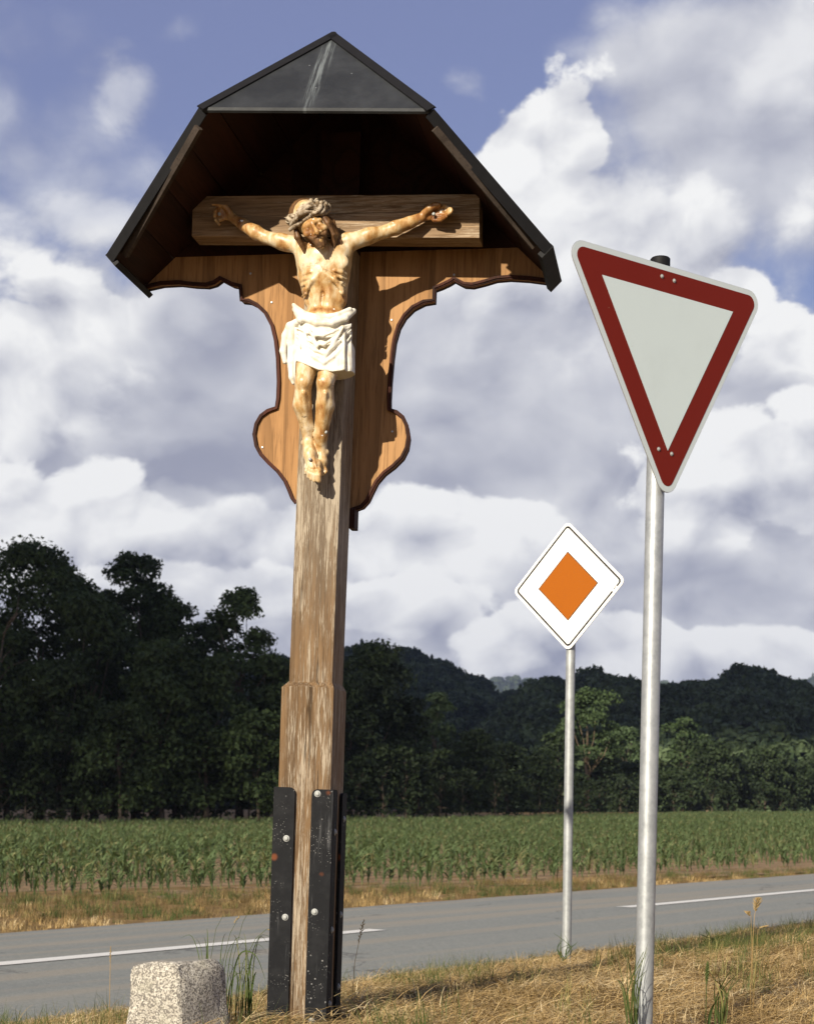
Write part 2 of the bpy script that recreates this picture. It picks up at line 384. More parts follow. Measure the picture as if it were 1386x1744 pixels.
def mk_ground():
    m, w, out = material('verge_soil'); c = objco(w)
    n = w.noise(c, 2.2, 6, .6); f = w.noise(c, 40, 5, .65)
    col = w.mix(w.rng(n, .35, .65), (.15, .095, .042), (.23, .155, .07))
    col = w.mix(w.m('MULTIPLY', w.rng(f, .45, .7), .6), col, (.33, .235, .11))
    bsdf(w, out, col, .95, .1, f, .6, .03)
    return m
M['ground'] = mk_ground()
def mk_soil():
    m, w, out = material('field_soil'); c = objco(w)
    n = w.noise(c, 3.5, 6, .65); f = w.noise(c, 22, 5, .65)
    col = w.mix(w.rng(n, .3, .7), (.20, .135, .075), (.30, .215, .13))
    col = w.mix(w.m('MULTIPLY', w.rng(f, .5, .7), .5), col, (.37, .28, .18))
    bsdf(w, out, col, .95, .1, f, .8, .05)
    return m
M['soil'] = mk_soil()
def mk_granite():
    m, w, out = material('granite'); c = objco(w)
    v = w.n('ShaderNodeTexVoronoi', {'Vector': c, 'Scale': 190, 'Detail': 1.0, 'Roughness': .6}).outputs['Color']
    sp = w.n('ShaderNodeSeparateColor'); w.put(sp.inputs[0], v); v = sp.outputs[0]
    n = w.noise(c, 55, 5, .65); b = w.noise(c, 9, 4, .6)
    col = w.mix(w.rng(n, .35, .65), (.42, .39, .33), (.56, .53, .46))
    col = w.mix(w.m('MULTIPLY', w.rng(v, .80, .88), .85), col, (.11, .10, .09))
    col = w.mix(w.m('MULTIPLY', w.rng(v, .28, .2), .7), col, (.27, .25, .22))
    col = w.mix(w.m('MULTIPLY', w.rng(b, .55, .7), .35), col, (.33, .32, .25))
    x, y, z = w.xyz(c)
    dx = w.m('SUBTRACT', x, .015); dy = w.m('SUBTRACT', y, .02)
    rad = w.m('SQRT', w.m('ADD', w.m('MULTIPLY', dx, dx), w.m('MULTIPLY', dy, dy)))
    lich = w.m('MULTIPLY', w.rng(w.m('ADD', rad, w.m('MULTIPLY', w.m('SUBTRACT', n, .5), .05)), .040, .026), w.m('GREATER_THAN', z, .20))
    col = w.mix(w.m('MULTIPLY', lich, .85), col, (.50, .20, .035))
    bsdf(w, out, col, .85, .3, w.m('ADD', n, w.m('MULTIPLY', v, .3)), .8, .006)
    return m
M['granite'] = mk_granite()
def foliage(name, a, b, c3=None, trans=.35, nsc=.35, rough=.65, spread=.25):
    """leaf: diffuse and translucent, hue drifting over the plant and between instances"""
    m, w, out = material(name); c = objco(w); r = orand(w)
    geo = w.n('ShaderNodeNewGeometry'); n = w.noise(w.n('ShaderNodeTexCoord').outputs['Object'], nsc, 3, .6)
    ri = geo.outputs['Random Per Island']
    f = w.m('ADD', w.m('MULTIPLY', w.m('SUBTRACT', ri, .5), .7), w.m('ADD', w.rng(n, .3, .7), w.m('MULTIPLY', w.m('SUBTRACT', r, .5), spread * 2)), clamp=True)
    col = w.mix(f, a, b)
    if c3: col = w.mix(w.m('MULTIPLY', w.rng(w.m('ADD', r, w.m('MULTIPLY', ri, .35)), .92, 1.15), .9), col, c3)
    p = w.n('ShaderNodeBsdfPrincipled', {'Base Color': col, 'Roughness': rough, 'Specular IOR Level': .25})
    tr = w.n('ShaderNodeBsdfTranslucent', {'Color': w.mix(1, col, (1.0, 1.05, .5), 'MULTIPLY')})
    mx = w.n('ShaderNodeMixShader', {0: trans}); w.L.new(p.outputs[0], mx.inputs[1]); w.L.new(tr.outputs[0], mx.inputs[2])
    w.L.new(mx.outputs[0], out.inputs[0]); return m
M['leaf_dark'] = foliage('dark_broadleaf', (.024, .040, .014), (.052, .082, .026), trans=.2)
M['leaf_deep'] = foliage('deep_shade_broadleaf', (.012, .021, .008), (.030, .048, .016), trans=.15)
M['leaf_mid'] = foliage('mid_broadleaf', (.026, .046, .017), (.054, .085, .030), trans=.2)
M['leaf_pale'] = foliage('pale_broadleaf', (.042, .070, .028), (.078, .115, .050), trans=.22)
M['leaf_hill'] = foliage('hill_wood_leaf', (.030, .050, .024), (.085, .120, .052), trans=.12, nsc=.05, spread=.5)
M['bark'] = flat('bark', (.10, .08, .06), .9, .1, var=.4, scale=6)
M['bark_pale'] = flat('pale_bark', (.22, .165, .11), .9, .1, var=.3, scale=6)
M['corn'] = foliage('corn_leaf', (.085, .125, .050), (.145, .190, .082), (.25, .23, .11), trans=.3, nsc=2, spread=.35)
M['straw'] = foliage('dry_straw', (.34, .225, .09), (.60, .44, .21), (.66, .54, .33), trans=.15, nsc=1.2, spread=.3)
M['straw_dark'] = foliage('brown_straw', (.105, .072, .028), (.22, .155, .066), (.34, .25, .115), trans=.15, nsc=1.2, spread=.3)
M['grass'] = foliage('green_grass', (.06, .085, .022), (.13, .16, .048), (.30, .26, .10), trans=.3, nsc=1.5)
M['grass_deep'] = foliage('deep_green_grass', (.040, .070, .018), (.085, .125, .035), (.20, .20, .07), trans=.3, nsc=3)
M['grass_long'] = foliage('long_grass', (.055, .085, .024), (.11, .15, .045), (.20, .20, .07), trans=.3, nsc=3)
M['seed'] = foliage('grass_seed_head', (.28, .19, .08), (.42, .31, .15), trans=.2, nsc=20)


# ------------------------------------------------------------------ ground, road, field
RP = Vector((-3.26, 12.7, 0)); RT = Vector((.645, .764, 0)); RN = Vector((.764, -.645, 0))   # centre line of the road, along, towards the camera
def st(x, y):
    return (x - RP.x) * RN.x + (y - RP.y) * RN.y, (x - RP.x) * RT.x + (y - RP.y) * RT.y
def xy(s, t): return RP.x + RN.x * s + RT.x * t, RP.y + RN.y * s + RT.y * t
KN = [(-9000, 0), (-8, 0), (-5, -.01), (-3.4, -.03), (-2.9, -.012), (-2.7, -.05), (2.7, -.05), (2.94, -.012), (3.3, .03), (4.55, .215), (6.5, .472), (8, .5), (10.7, .44), (16, .4), (60, .3), (9000, 0)]
KS = np.array([k[0] for k in KN]); KZ = np.array([k[1] for k in KN])
def vnoise(x, y, f, seed=0.0): return mnoise.noise(Vector((x * f + seed, y * f - seed, seed * 1.7)))
def ground_z(x, y):
    s, t = st(x, y); z = float(np.interp(s, KS, KZ))
    if 3.2 < s < 14 or -8 < s < -3.2: z += .022 * vnoise(x, y, 1.3, 3) + .012 * vnoise(x, y, 4.1, 8)
    return z
def build_ground():
    S = sorted(set([-9000, -3000, -1200, -500, -200, -90, -40, -20, -12] + list(np.arange(-9, -2.9, .4)) + [-3.1, -2.86, -2.7, 0, 2.7, 2.86] + list(np.arange(2.96, 11, .16)) + [12, 14, 16, 20, 30, 60, 200, 900]))
    T = sorted(set([-4000, -1000, -300, -100, -50, -30] + list(np.arange(-20, 30, .3)) + [33, 37, 42, 50, 60, 80, 120, 200, 400, 1000, 3000, 9000]))
    v = []; f = []
    for s in S:
        for t in T:
            x, y = xy(s, t); v.append((x, y, ground_z(x, y)))
    n = len(T)
    for i in range(len(S) - 1):
        for j in range(n - 1): f.append((i * n + j, i * n + j + 1, (i + 1) * n + j + 1, (i + 1) * n + j))
    o = obj('ground', mesh_from('ground', v, f, True), M['ground']); tag(o, kind='structure')
build_ground()

def build_road():
    me_v = []; f = []; SS = np.linspace(-2.88, 2.95, 15); TT = list(np.arange(-60, 60, .5)) + [65, 75, 90, 120, 200, 400, 900]
    for t in TT:
        for i, s in enumerate(SS):
            j = 0
            if i in (0, 14): j = .05 * mnoise.noise(Vector((t * .9, s, 1))) + .025 * mnoise.noise(Vector((t * 4, s, 5)))
            z = .028 * (1 - (s / 2.9) ** 2) + .004 * mnoise.noise(Vector((t * .4, s * .8, 2)))
            me_v.append((s + j, t, z))
    n = 15
    for k in range(len(TT) - 1):
        for i in range(n - 1): f.append((k * n + i, k * n + i + 1, (k + 1) * n + i + 1, (k + 1) * n + i))
    rot = (0, 0, math.atan2(RN.y, RN.x))
    o = obj('road', mesh_from('road', me_v, f, True), M['asphalt'], None, (RP.x, RP.y, 0), rot); tag(o, kind='structure')
    for k in range(-3, 12):
        t0 = -1.41 + k * 10.65; v = []; f = []
        for i in range(25):
            t = t0 + i * .25
            for j, s in enumerate((-.115, 0, .115)):
                w_ = .006 * mnoise.noise(Vector((t * 5, s * 9, 4))) if j != 1 else 0
                v.append((s + w_, t, .0345 + .004 * mnoise.noise(Vector((t * .4, s * .8, 2)))))
        for i in range(24):
            for j in range(2): a = i * 3 + j; f.append((a, a + 1, a + 4, a + 3))
        obj('lane_marking', mesh_from('lane_marking', v, f), M['paint'], o)
build_road()

# field edge nearest the road, and how far the crop runs
FE = [(-120, -45), (-30, 4), (-5.9, 21.6), (.07, 25.4), (8.7, 32.6), (40, 62), (400, 480)]
FEX = np.array([p[0] for p in FE]); FEY = np.array([p[1] for p in FE])
def field_near(x): return float(np.interp(x, FEX, FEY))
FFX, FFY = (-200, -60, -20, 0, 20, 40, 65, 110, 300), (100, 110, 116, 128, 188, 232, 258, 300, 420)
def field_far(x): return float(np.interp(x, FFX, FFY))
def build_field():
    v = []; f = []; xs = np.arange(-110, 200, 4.0)
    for x in xs:
        a, b = field_near(x) - .9, field_far(x)
        for k in range(9): v.append((x, a + (b - a) * k / 8, .012 if k else -.004))
    for i in range(len(xs) - 1):
        for k in range(8): a = i * 9 + k; f.append((a, a + 9, a + 10, a + 1))
    o = obj('field', mesh_from('field', v, f), M['soil']); tag(o, kind='structure')
build_field()

# ------------------------------------------------------------------ road signs
def rounded_poly(pts, r, seg=7):
    """convex outline with rounded corners, counter-clockwise"""
    out = []; n = len(pts)
    for i in range(n):
        p = Vector(pts[i]); a = (Vector(pts[i - 1]) - p).normalized(); b = (Vector(pts[(i + 1) % n]) - p).normalized()
        if r <= 0: out.append(tuple(p)); continue
        h = a.angle(b) / 2; c = p + (a + b).normalized() * (r / math.sin(h))
        t0 = p + a * (r / math.tan(h)) - c; t1 = p + b * (r / math.tan(h)) - c
        a0 = math.atan2(t0.y, t0.x); d = math.atan2(t1.y, t1.x) - a0
        d = (d + math.pi) % (2 * math.pi) - math.pi
        out += [(c.x + r * math.cos(a0 + d * k / seg), c.y + r * math.sin(a0 + d * k / seg)) for k in range(seg + 1)]
    return out
def sheet(name, outline, y0, y1, m, parent, loc, rot, bevel=0):
    bm = prism_bm([(x, y1, z) for x, z in outline], [(x, y0, z) for x, z in outline])
    return obj(name, bm_mesh(name, bm, False, bevel, 2), m, parent, loc, rot)
def frame_sheet(name, outer, inner, y0, y1, m, parent, loc, rot):
    bm = bmesh.new(); n = len(outer)
    r = [[bm.verts.new((x, y, z)) for x, z in o] for o, y in ((outer, y0), (inner, y0), (outer, y1), (inner, y1))]
    for i in range(n):
        j = (i + 1) % n
        for a, b in ((0, 1), (1, 3), (3, 2), (2, 0)): bm.faces.new((r[a][i], r[a][j], r[b][j], r[b][i]))
    return obj(name, bm_mesh(name, bm), m, parent, loc, rot)
def bolt_mesh(r=.008, h=.006, washer=True, axis=-1):
    rot = Matrix.Rotation(R(90), 4, 'X')   # +z -> -y
    bm = bmesh.new()
    if washer: lathe_bm([(r * 1.5, 0), (r * 1.5, h * .3), (r * 1.3, h * .36)], 14, bm=bm, mat=rot)
    lathe_bm([(r, h * .37), (r, h * .8), (r * .75, h * 1.05), (r * .3, h * 1.1)], 12, bm=bm, mat=rot)
    return bm_mesh('bolt', bm, True)
def clamp(parent, loc, yaw):
    """pipe clamp behind a sign"""
    bm = lathe_bm([(.036, -.016), (.0375, -.014), (.0375, .014), (.036, .016)], 20)
    box_bm(-.034, .034, -.0425, -.030, -.014, .014, bm)
    return obj('pipe_clamp', bm_mesh('pipe_clamp', bm), M['alu'], parent, loc, (0, 0, yaw))

def sign_pole(root, base, top, r, m, cap=True):
    b = Vector(base) - root.location; t = Vector(top) - root.location
    n = 14; p = [b.lerp(t, k / n) for k in range(n + 1)]
    bm = tube(p, r, 24); o = obj('pole', bm_mesh('pole', bm, True), m, root)
    o.data.set_sharp_from_angle(angle=R(40))
    if cap:
        ax = (t - b).normalized().to_track_quat('Z', 'Y').to_matrix().to_4x4(); ax.translation = t
        c = obj('pole_cap', bm_mesh('pole_cap', lathe_bm([(r * 1.06, -.022), (r * 1.08, -.02), (r * 1.08, .006), (r * .98, .0095), (r * .3, .0115)], 24, mat=ax), True), M['flash'], root)
        c.data.set_sharp_from_angle(angle=R(35))

def yield_sign():
    C = Vector((.844, 5.130, 2.786)); yaw = R(35.35); roll = R(.99)
    back = Vector((-math.sin(yaw), math.cos(yaw), 0))
    def pole_pt(z): q = C + back * .045; return Vector((q.x + (z - C.z) * math.tan(R(1.27)), q.y, z))
    zb = ground_z(.76, 5.17); base = pole_pt(zb)
    root = empty('yield_sign', base); tag(root, 'large downward triangle sign with dark red border on grey steel pole', 'road sign')
    sign_pole(root, pole_pt(zb - .4), pole_pt(3.074), .030, M['galv'])
    L = C - base; rot = (0, roll, yaw); S_ = .9; h = S_ * math.sqrt(3) / 2
    def tri(inset, r):
        k = 1 - inset * 2 * math.sqrt(3) / S_; p = [(-S_ / 2 * k, h / 3 * k), (0, -2 * h / 3 * k), (S_ / 2 * k, h / 3 * k)]
        return rounded_poly(p, r)
    sheet('sign_plate', tri(0, .045), -.0015, .0015, M['alu'], root, L, rot)
    sheet('white_rim', tri(.0012, .044), -.0026, -.0017, M['sign_rim'], root, L, rot)
    sheet('red_border', tri(.019, .028), -.0036, -.0028, M['sign_red'], root, L, rot)
    sheet('white_field', tri(.0905, 0), -.0046, -.0038, M['sign_white'], root, L, rot)
    me = bolt_mesh(.0046, .004)
    Rm = Matrix.Rotation(yaw, 3, 'Z') @ Matrix.Rotation(roll, 3, 'Y')
    for bx, bz in ((-.035, .219), (.020, .216), (-.040, -.340), (.018, -.347)):
        obj('bolt', me, M['bolt'], root, L + Rm @ Vector((bx, -.0036, bz)), rot)
    for z in (C.z + .21, C.z - .30): clamp(root, pole_pt(z) - base, yaw)
yield_sign()

def priority_sign():
    C = Vector((1.042, 10.264, 2.721)); yaw = R(-36.9); roll = R(-.27)
    back = Vector((-math.sin(yaw), math.cos(yaw), 0))
    def pole_pt(z): q = C + back * .043; return Vector((q.x + (z - C.z) * math.tan(R(.8)), q.y, z))
    zb = ground_z(1.06, 10.3); base = pole_pt(zb)
    root = empty('priority_road_sign', base); tag(root, 'white diamond sign with orange centre on thin grey pole by road', 'road sign')
    sign_pole(root, pole_pt(zb - .4), pole_pt(3.0), .030, M['galv_rust'])
    L = C - base; rot = (0, roll, yaw)
    def dia(side, r): q = side / math.sqrt(2); return rounded_poly([(q, 0), (0, q), (-q, 0), (0, -q)], r)
    sheet('sign_plate', dia(.6, .04), -.0015, .0015, M['alu'], root, L, rot)
    sheet('white_field', dia(.598, .039), -.0028, -.0017, M['sign_bright'], root, L, rot)
    frame_sheet('black_line', dia(.564, .026), dia(.540, .017), -.0040, -.0030, M['sign_black'], root, L, rot)
    sheet('orange_outline', dia(.318, 0), -.0040, -.0030, M['sign_black'], root, L, rot)
    sheet('orange_centre', dia(.309, 0), -.0050, -.0041, M['sign_orange'], root, L, rot)
    # scraped corner
    for dx, dz, a, ln in ((.352, -.043, .9, .03), (.338, -.058, .75, .022), (.333, -.054, 1.2, .014)):
        pr = [(dx + math.cos(a) * ln * u + -math.sin(a) * wv_, dz + math.sin(a) * ln * u + math.cos(a) * wv_) for u, wv_ in ((-.5, -.003), (.5, -.005), (.5, .004), (-.5, .003))]
        sheet('scrape', pr, -.0050, -.0041, M['sign_bright'], root, L, rot)
    for z in (C.z + .16, C.z - .16): clamp(root, pole_pt(z) - base, yaw)
priority_sign()

# ------------------------------------------------------------------ wayside cross
PSI, LAM = R(10), R(1.9)
SO = Vector(((506 - CX) / FPX * 6, 6.0, 1.3 - (1742 - HY) / FPX * 6))     # foot of the post, front face
_c, _s, _cl, _sl = math.cos(PSI), math.sin(PSI), math.cos(LAM), math.sin(LAM)
EX = Vector((_c * _cl, -_s * _cl, -_sl)); EY = Vector((_s, _c, 0)); EZ = Vector((_c * _sl, -_s * _sl, _cl))
SMAT = Matrix((EX, EY, EZ)).transposed().to_4x4(); SMAT.translation = SO
def FP(px, py, ly):
    """local point of the shrine at depth ly behind the post's front face, seen at a photo pixel"""
    D = Vector(((px - CX) / FPX, 1, (HY - py) / FPX)); t = (ly - (CAM - SO).dot(EY)) / D.dot(EY)
    P = CAM + D * t - SO
    return Vector((P.dot(EX), ly, P.dot(EZ)))

def build_shrine():
    root = empty('wayside_cross'); root.matrix_world = SMAT
    tag(root, 'tall wooden roadside cross under a dark gabled hood with scalloped backboard', 'wayside cross')
    # post
    def ring(x0, x1, y0, y1, z): return [(x0, y0, z), (x1, y0, z), (x1, y1, z), (x0, y1, z)]
    bm = bmesh.new(); rings = [ring(-.097, .104, -.018, .205, -.7), ring(-.097, .104, -.018, .205, 1.268), ring(-.073, .093, -.001, .186, 1.292), ring(-.060, .107, -.001, .186, 2.955)]
    vv = [[bm.verts.new(p) for p in r] for r in rings]
    bm.faces.new(vv[0][::-1]); bm.faces.new(vv[-1])
    for i in range(3):
        for k in range(4): bm.faces.new((vv[i][k], vv[i][(k + 1) % 4], vv[i + 1][(k + 1) % 4], vv[i + 1][k]))
    post = obj('post', bm_mesh('post', bm, False, .007, 2), M['post'], root)
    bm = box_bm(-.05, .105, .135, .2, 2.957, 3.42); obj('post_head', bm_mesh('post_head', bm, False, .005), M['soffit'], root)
    # cross beam
    fb = [FP(327, 402, .03), FP(816, 405, .03), FP(816, 331, .03), FP(340, 334, .03)]
    fb[3].x = fb[0].x
    bk = [Vector((p.x, .13, p.z)) for p in fb]
    bm = prism_bm(bk, fb); obj('cross_beam', bm_mesh('cross_beam', bm, False, .006, 2), M['beam'], root)
    # back board: outline, cut into upright planks
    YB = .215
    left = [(246, 491), (275, 484.5), (305, 483), (330, 486), (352, 487), (366, 483), (376, 475.5), (384, 480), (395, 485.5), (409, 488), (411, 512.5), (424, 514), (438, 521), (452, 534), (463, 555), (469, 580), (472.5, 610), (474, 650), (473, 678), (470.5, 694), (456, 699), (444, 708), (436, 722), (432.5, 740), (436, 760), (444, 775), (458, 790), (473, 804), (485, 820), (492, 836), (497, 849), (504, 858)]
    right = [(930, 480), (900, 476), (868, 474), (845, 476), (825, 482), (805, 487), (790, 486), (780, 481), (773, 477), (765, 482), (752, 488), (741, 492), (740, 513), (722, 516), (704, 525), (690, 539), (680, 556), (673, 580), (669, 610), (665.5, 650), (664, 680), (664, 697), (676, 701), (687, 710), (694, 725), (697, 745), (694, 764), (686, 780), (671, 795), (655, 807), (642, 822), (634, 838), (627, 853), (617, 864), (600, 870)]
    Lp = [FP(x, y, YB) for x, y in left]; Rp = [FP(x, y, YB) for x, y in right]
    poly = [(p.x, p.z) for p in Lp] + [(p.x, p.z) for p in Rp[::-1]]
    EL, ER, RDG = Vector((-.795, 2.885)), Vector((.870, 2.872)), Vector((.05, 3.66))
    poly += [(ER.x - .010, ER.y - .026), (RDG.x, RDG.y - .033), (EL.x + .010, EL.y - .026)]
    cuts = [-.9, -.52, -.184, .12, .40, .95]; ZS = 2.985        # boards above this are coloured dark, painting in the hood's shade
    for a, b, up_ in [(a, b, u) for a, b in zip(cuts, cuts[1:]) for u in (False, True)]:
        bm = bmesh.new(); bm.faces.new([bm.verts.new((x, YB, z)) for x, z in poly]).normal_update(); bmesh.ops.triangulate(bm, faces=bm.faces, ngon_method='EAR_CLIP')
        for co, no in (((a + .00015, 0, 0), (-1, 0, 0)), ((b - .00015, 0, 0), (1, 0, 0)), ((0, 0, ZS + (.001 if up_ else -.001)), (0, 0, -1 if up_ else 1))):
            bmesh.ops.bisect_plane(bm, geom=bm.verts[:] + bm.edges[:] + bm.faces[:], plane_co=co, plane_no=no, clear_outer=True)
        while bm.faces:          # one plank for each separate piece
            seen = {bm.faces[:][0]}; todo = list(seen)
            while todo:
                f = todo.pop()
                for e in f.edges:
                    for g in e.link_faces:
                        if g not in seen: seen.add(g); todo.append(g)
            b2 = bmesh.new(); mp = {}
            for f in seen:
                for v in f.verts:
                    if v not in mp: mp[v] = b2.verts.new(v.co)
                b2.faces.new([mp[v] for v in f.verts])
            bmesh.ops.delete(bm, geom=list(seen), context='FACES')
            area = sum(f.calc_area() for f in b2.faces)
            if area < 2e-4: b2.free(); continue
            bmesh.ops.recalc_face_normals(b2, faces=b2.faces)
            ext = bmesh.ops.extrude_face_region(b2, geom=b2.faces[:])
            bmesh.ops.translate(b2, vec=(0, .022, 0), verts=[g for g in ext['geom'] if isinstance(g, bmesh.types.BMVert)])
            obj('hood_shade_board' if up_ else 'plank', bm_mesh('plank', b2), M['soffit' if up_ else 'plank'], root)
    # moulding along the scalloped edge: an upper fillet and a lower lip
    def strip(pts, sgn, o0, o1, y0, y1):
        P = [Vector((p.x, p.z)) for p in pts]; n = len(P); nm = []
        for i in range(n):
            t = (P[min(i + 1, n - 1)] - P[max(i - 1, 0)]).normalized(); nm.append(Vector((t.y, -t.x)) * sgn)
        bm = bmesh.new(); rr = []
        for p, q in zip(P, nm):
            a, b = p + q * o0, p + q * o1
            rr.append([bm.verts.new((a.x, y0, a.y)), bm.verts.new((b.x, y0, b.y)), bm.verts.new((b.x, y1, b.y)), bm.verts.new((a.x, y1, a.y))])
        for i in range(n - 1):
            for k in range(4): bm.faces.new((rr[i][k], rr[i][(k + 1) % 4], rr[i + 1][(k + 1) % 4], rr[i + 1][k]))
        bm.faces.new(rr[0]); bm.faces.new(rr[-1][::-1])
        return bm_mesh('edge_trim', bm)
    for pts, sg in ((Lp, -1), (Rp, 1)):
        e = obj('edge_trim', strip(pts, sg, .0005, .010, .203, .262), M['trim'], root)
        obj('trim_bead', strip(pts, sg, -.0045, .0003, .208, .2145), M['trim'], e)
    bm = box_bm(.095, .118, .19, .26, FP(600, 900, .2).z, FP(600, 866, .2).z); obj('board_batten', bm_mesh('board_batten', bm, False, .003), M['trim'], root)
    # screw heads on the board
    me = bolt_mesh(.0045, .002, False)
    for px, py in ((773, 468), (427, 466), (463, 515), (667, 545), (668, 735), (447, 762)):
        obj('screw', me, M['alu'], root, FP(px, py, YB - .0005))
    # roof
    roofm = M['roof']; A = Vector((RDG.x, -.14, RDG.y))
    def on(E, x): k = (x - RDG.x) / (E.x - RDG.x); return RDG.y + (E.y - RDG.y) * k
    HL, HR = Vector((-.352, -.42, on(EL, -.352))), Vector((.475, -.42, on(ER, .475)))
    YK = .262
    roof = obj('roof', bm_mesh('roof', tube([(RDG.x, -.13, RDG.y + .006), (RDG.x, YK + .01, RDG.y + .006)], .013, 10), True), roofm, root)
    for E, H in ((EL, HL), (ER, HR)):
        d = Vector((E.x - RDG.x, 0, E.y - RDG.y)); ln = d.length; d.normalize()
        nin = Vector((-d.z, 0, d.x)); nin = nin if nin.z < 0 else -nin        # towards the inside, downwards
        Ef, Eb = Vector((E.x, -.12, E.y)), Vector((E.x, YK, E.y)); Rb = Vector((RDG.x, YK, RDG.y))
        out = [A, H, Ef + d * .012, Eb + d * .012, Rb]
        bm = prism_bm([p + nin * .004 for p in out], out); obj('roof_sheet', bm_mesh('roof_sheet', bm), roofm, roof)
        # soffit boards
        uh = (H - Vector((RDG.x, H.y, RDG.y))).length
        def vf(u): return np.interp(u, (0, uh, ln), (-.14, -.42, -.12)) + .012
        ed = list(np.linspace(.03, ln - .004, 8))
        for a, b in zip(ed, ed[1:]):
            b -= .003; us = [a] + [u for u in (uh,) if a < u < b] + [b]
            fr = [Vector((RDG.x, vf(u), RDG.y)) + d * u for u in us]; bkp = [Vector((RDG.x, YK - .02, RDG.y)) + d * u for u in reversed(us)]
            q = fr + bkp
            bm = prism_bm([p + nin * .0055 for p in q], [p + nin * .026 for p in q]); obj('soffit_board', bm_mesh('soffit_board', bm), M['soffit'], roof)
        # verge flashing, batten behind it, eave fascia
        def bar(p, q, off, up0, up1, name, m, th):
            ax = (q - p).normalized(); si = ax.cross(nin).normalized(); si = si if si.y > 0 else -si
            pts = [(up0, off), (up1, off), (up1, off + th), (up0, off + th)]
            bm = prism_bm([p + nin * u + si * o_ for u, o_ in pts], [q + nin * u + si * o_ for u, o_ in pts]); return obj(name, bm_mesh(name, bm), m, roof)
        bar(H + d * .005, Ef + d * .01, -.008, -.004, .036, 'verge_flashing', M['flash'], .007)
        bar(H + d * .06, Ef - d * .035, .002, .0275, .052, 'verge_batten', M['batten'], .022)
        p, q = Ef + d * .004, Eb + d * .004
        pts = [(-.006, .010), (.052, .010), (.052, -.012), (.03, -.012), (.03, -.004), (-.006, -.004)]
        bm = prism_bm([p - Vector((0, .008, 0)) + nin * u + d * o_ for u, o_ in pts], [q + nin * u + d * o_ for u, o_ in pts]); obj('eave_fascia', bm_mesh('eave_fascia', bm), M['flash'], roof)
        # hip cap
        ax = (H - A).normalized(); hn = (HR - HL).cross(A - HL).normalized(); hn = hn if hn.y < 0 else -hn
        si = ax.cross(hn).normalized(); mid = (HL + HR) / 2 - A; si = si if si.dot(mid) > 0 else -si
        pts = [(.004, -.012), (.010, -.008), (.010, .026), (.0045, .027)]
        bm = prism_bm([A - ax * .004 + hn * u + si * o_ for u, o_ in pts], [H + ax * .012 + hn * u + si * o_ for u, o_ in pts]); obj('hip_cap', bm_mesh('hip_cap', bm), M['flash'], roof)
    hn = (HR - HL).cross(A - HL).normalized(); hn = hn if hn.y < 0 else -hn
    low = (HL + HR) / 2; dn = (low - A).normalized()
    tri = [A, HR + dn * .008, HL + dn * .008]; bm = prism_bm([p for p in tri], [p + hn * .004 for p in tri]); obj('hip_sheet', bm_mesh('hip_sheet', bm), roofm, roof)
    p, q = HL + dn * .008, HR + dn * .008
    bm = prism_bm([p + hn * .0055, p - hn * .004, p - hn * .004 + Vector((0, .002, -.010)), p + hn * .0055 + Vector((0, .002, -.010))], [q + hn * .0055, q - hn * .004, q - hn * .004 + Vector((0, .002, -.010)), q + hn * .0055 + Vector((0, .002, -.010))])
    obj('drip_edge', bm_mesh('drip_edge', bm), roofm, roof)
    # angle irons: four corners, each an L that grips two faces
    ztop = FP(500, 1341, -.02).z
    bolt = bolt_mesh(.0085, .007)
    spots = {(-1, -1): [(488, 1428), (486, 1562), (475, 1690)], (1, -1): [(541, 1352), (536, 1553), (531, 1739), (548, 1460)]}
    for sx in (-1, 1):
        for sy in (-1, 1):
            cx = -.097 if sx < 0 else .104; cy = -.018 if sy < 0 else .205; g, th, lg = .004, .010, .082
            ox, oy = cx + sx * (g + th), cy + sy * (g + th)
            zt = ztop - (.004 if sx > 0 else 0) - (.012 if sy > 0 else 0)
            def leg(pts_front):   # outline in the plane of a leg: (a along the face from the corner, z)
                return pts_front
            prof = [(0, -.5), (lg, -.5)] + [(lg - .022 + .022 * math.cos(a), zt - .022 + .022 * math.sin(a)) for a in np.linspace(0, math.pi / 2, 6)] + [(0, zt)]
            fr = [(ox - sx * a, oy, z) for a, z in prof]; bk2 = [(ox - sx * a, oy - sy * th, z) for a, z in prof]
            iron = obj('angle_iron', bm_mesh('angle_iron', prism_bm(bk2, fr), False, .0018, 1), M['iron'], root)
            prof2 = [(th + .0005, -.5), (lg, -.5)] + prof[2:-1] + [(th + .0005, zt)]
            fr = [(ox, oy - sy * a, z) for a, z in prof2]; bk2 = [(ox - sx * th, oy - sy * a, z) for a, z in prof2]
            obj('side_leg', bm_mesh('side_leg', prism_bm(bk2, fr), False, .0018, 1), M['iron'], iron)
            if sy < 0:
                for px, py in spots[(sx, sy)][:3 if sx > 0 else 2]:
                    q = FP(px, py, oy); obj('bolt', bolt, M['bolt'], iron, (q.x, oy, q.z))
            if sx > 0:
                for z in (zt - .13, zt - .5, zt - .78):
                    obj('bolt', bolt, M['iron'], iron, (ox, oy - sy * .05, z + sy * .03), (0, 0, R(90)))
build_shrine()

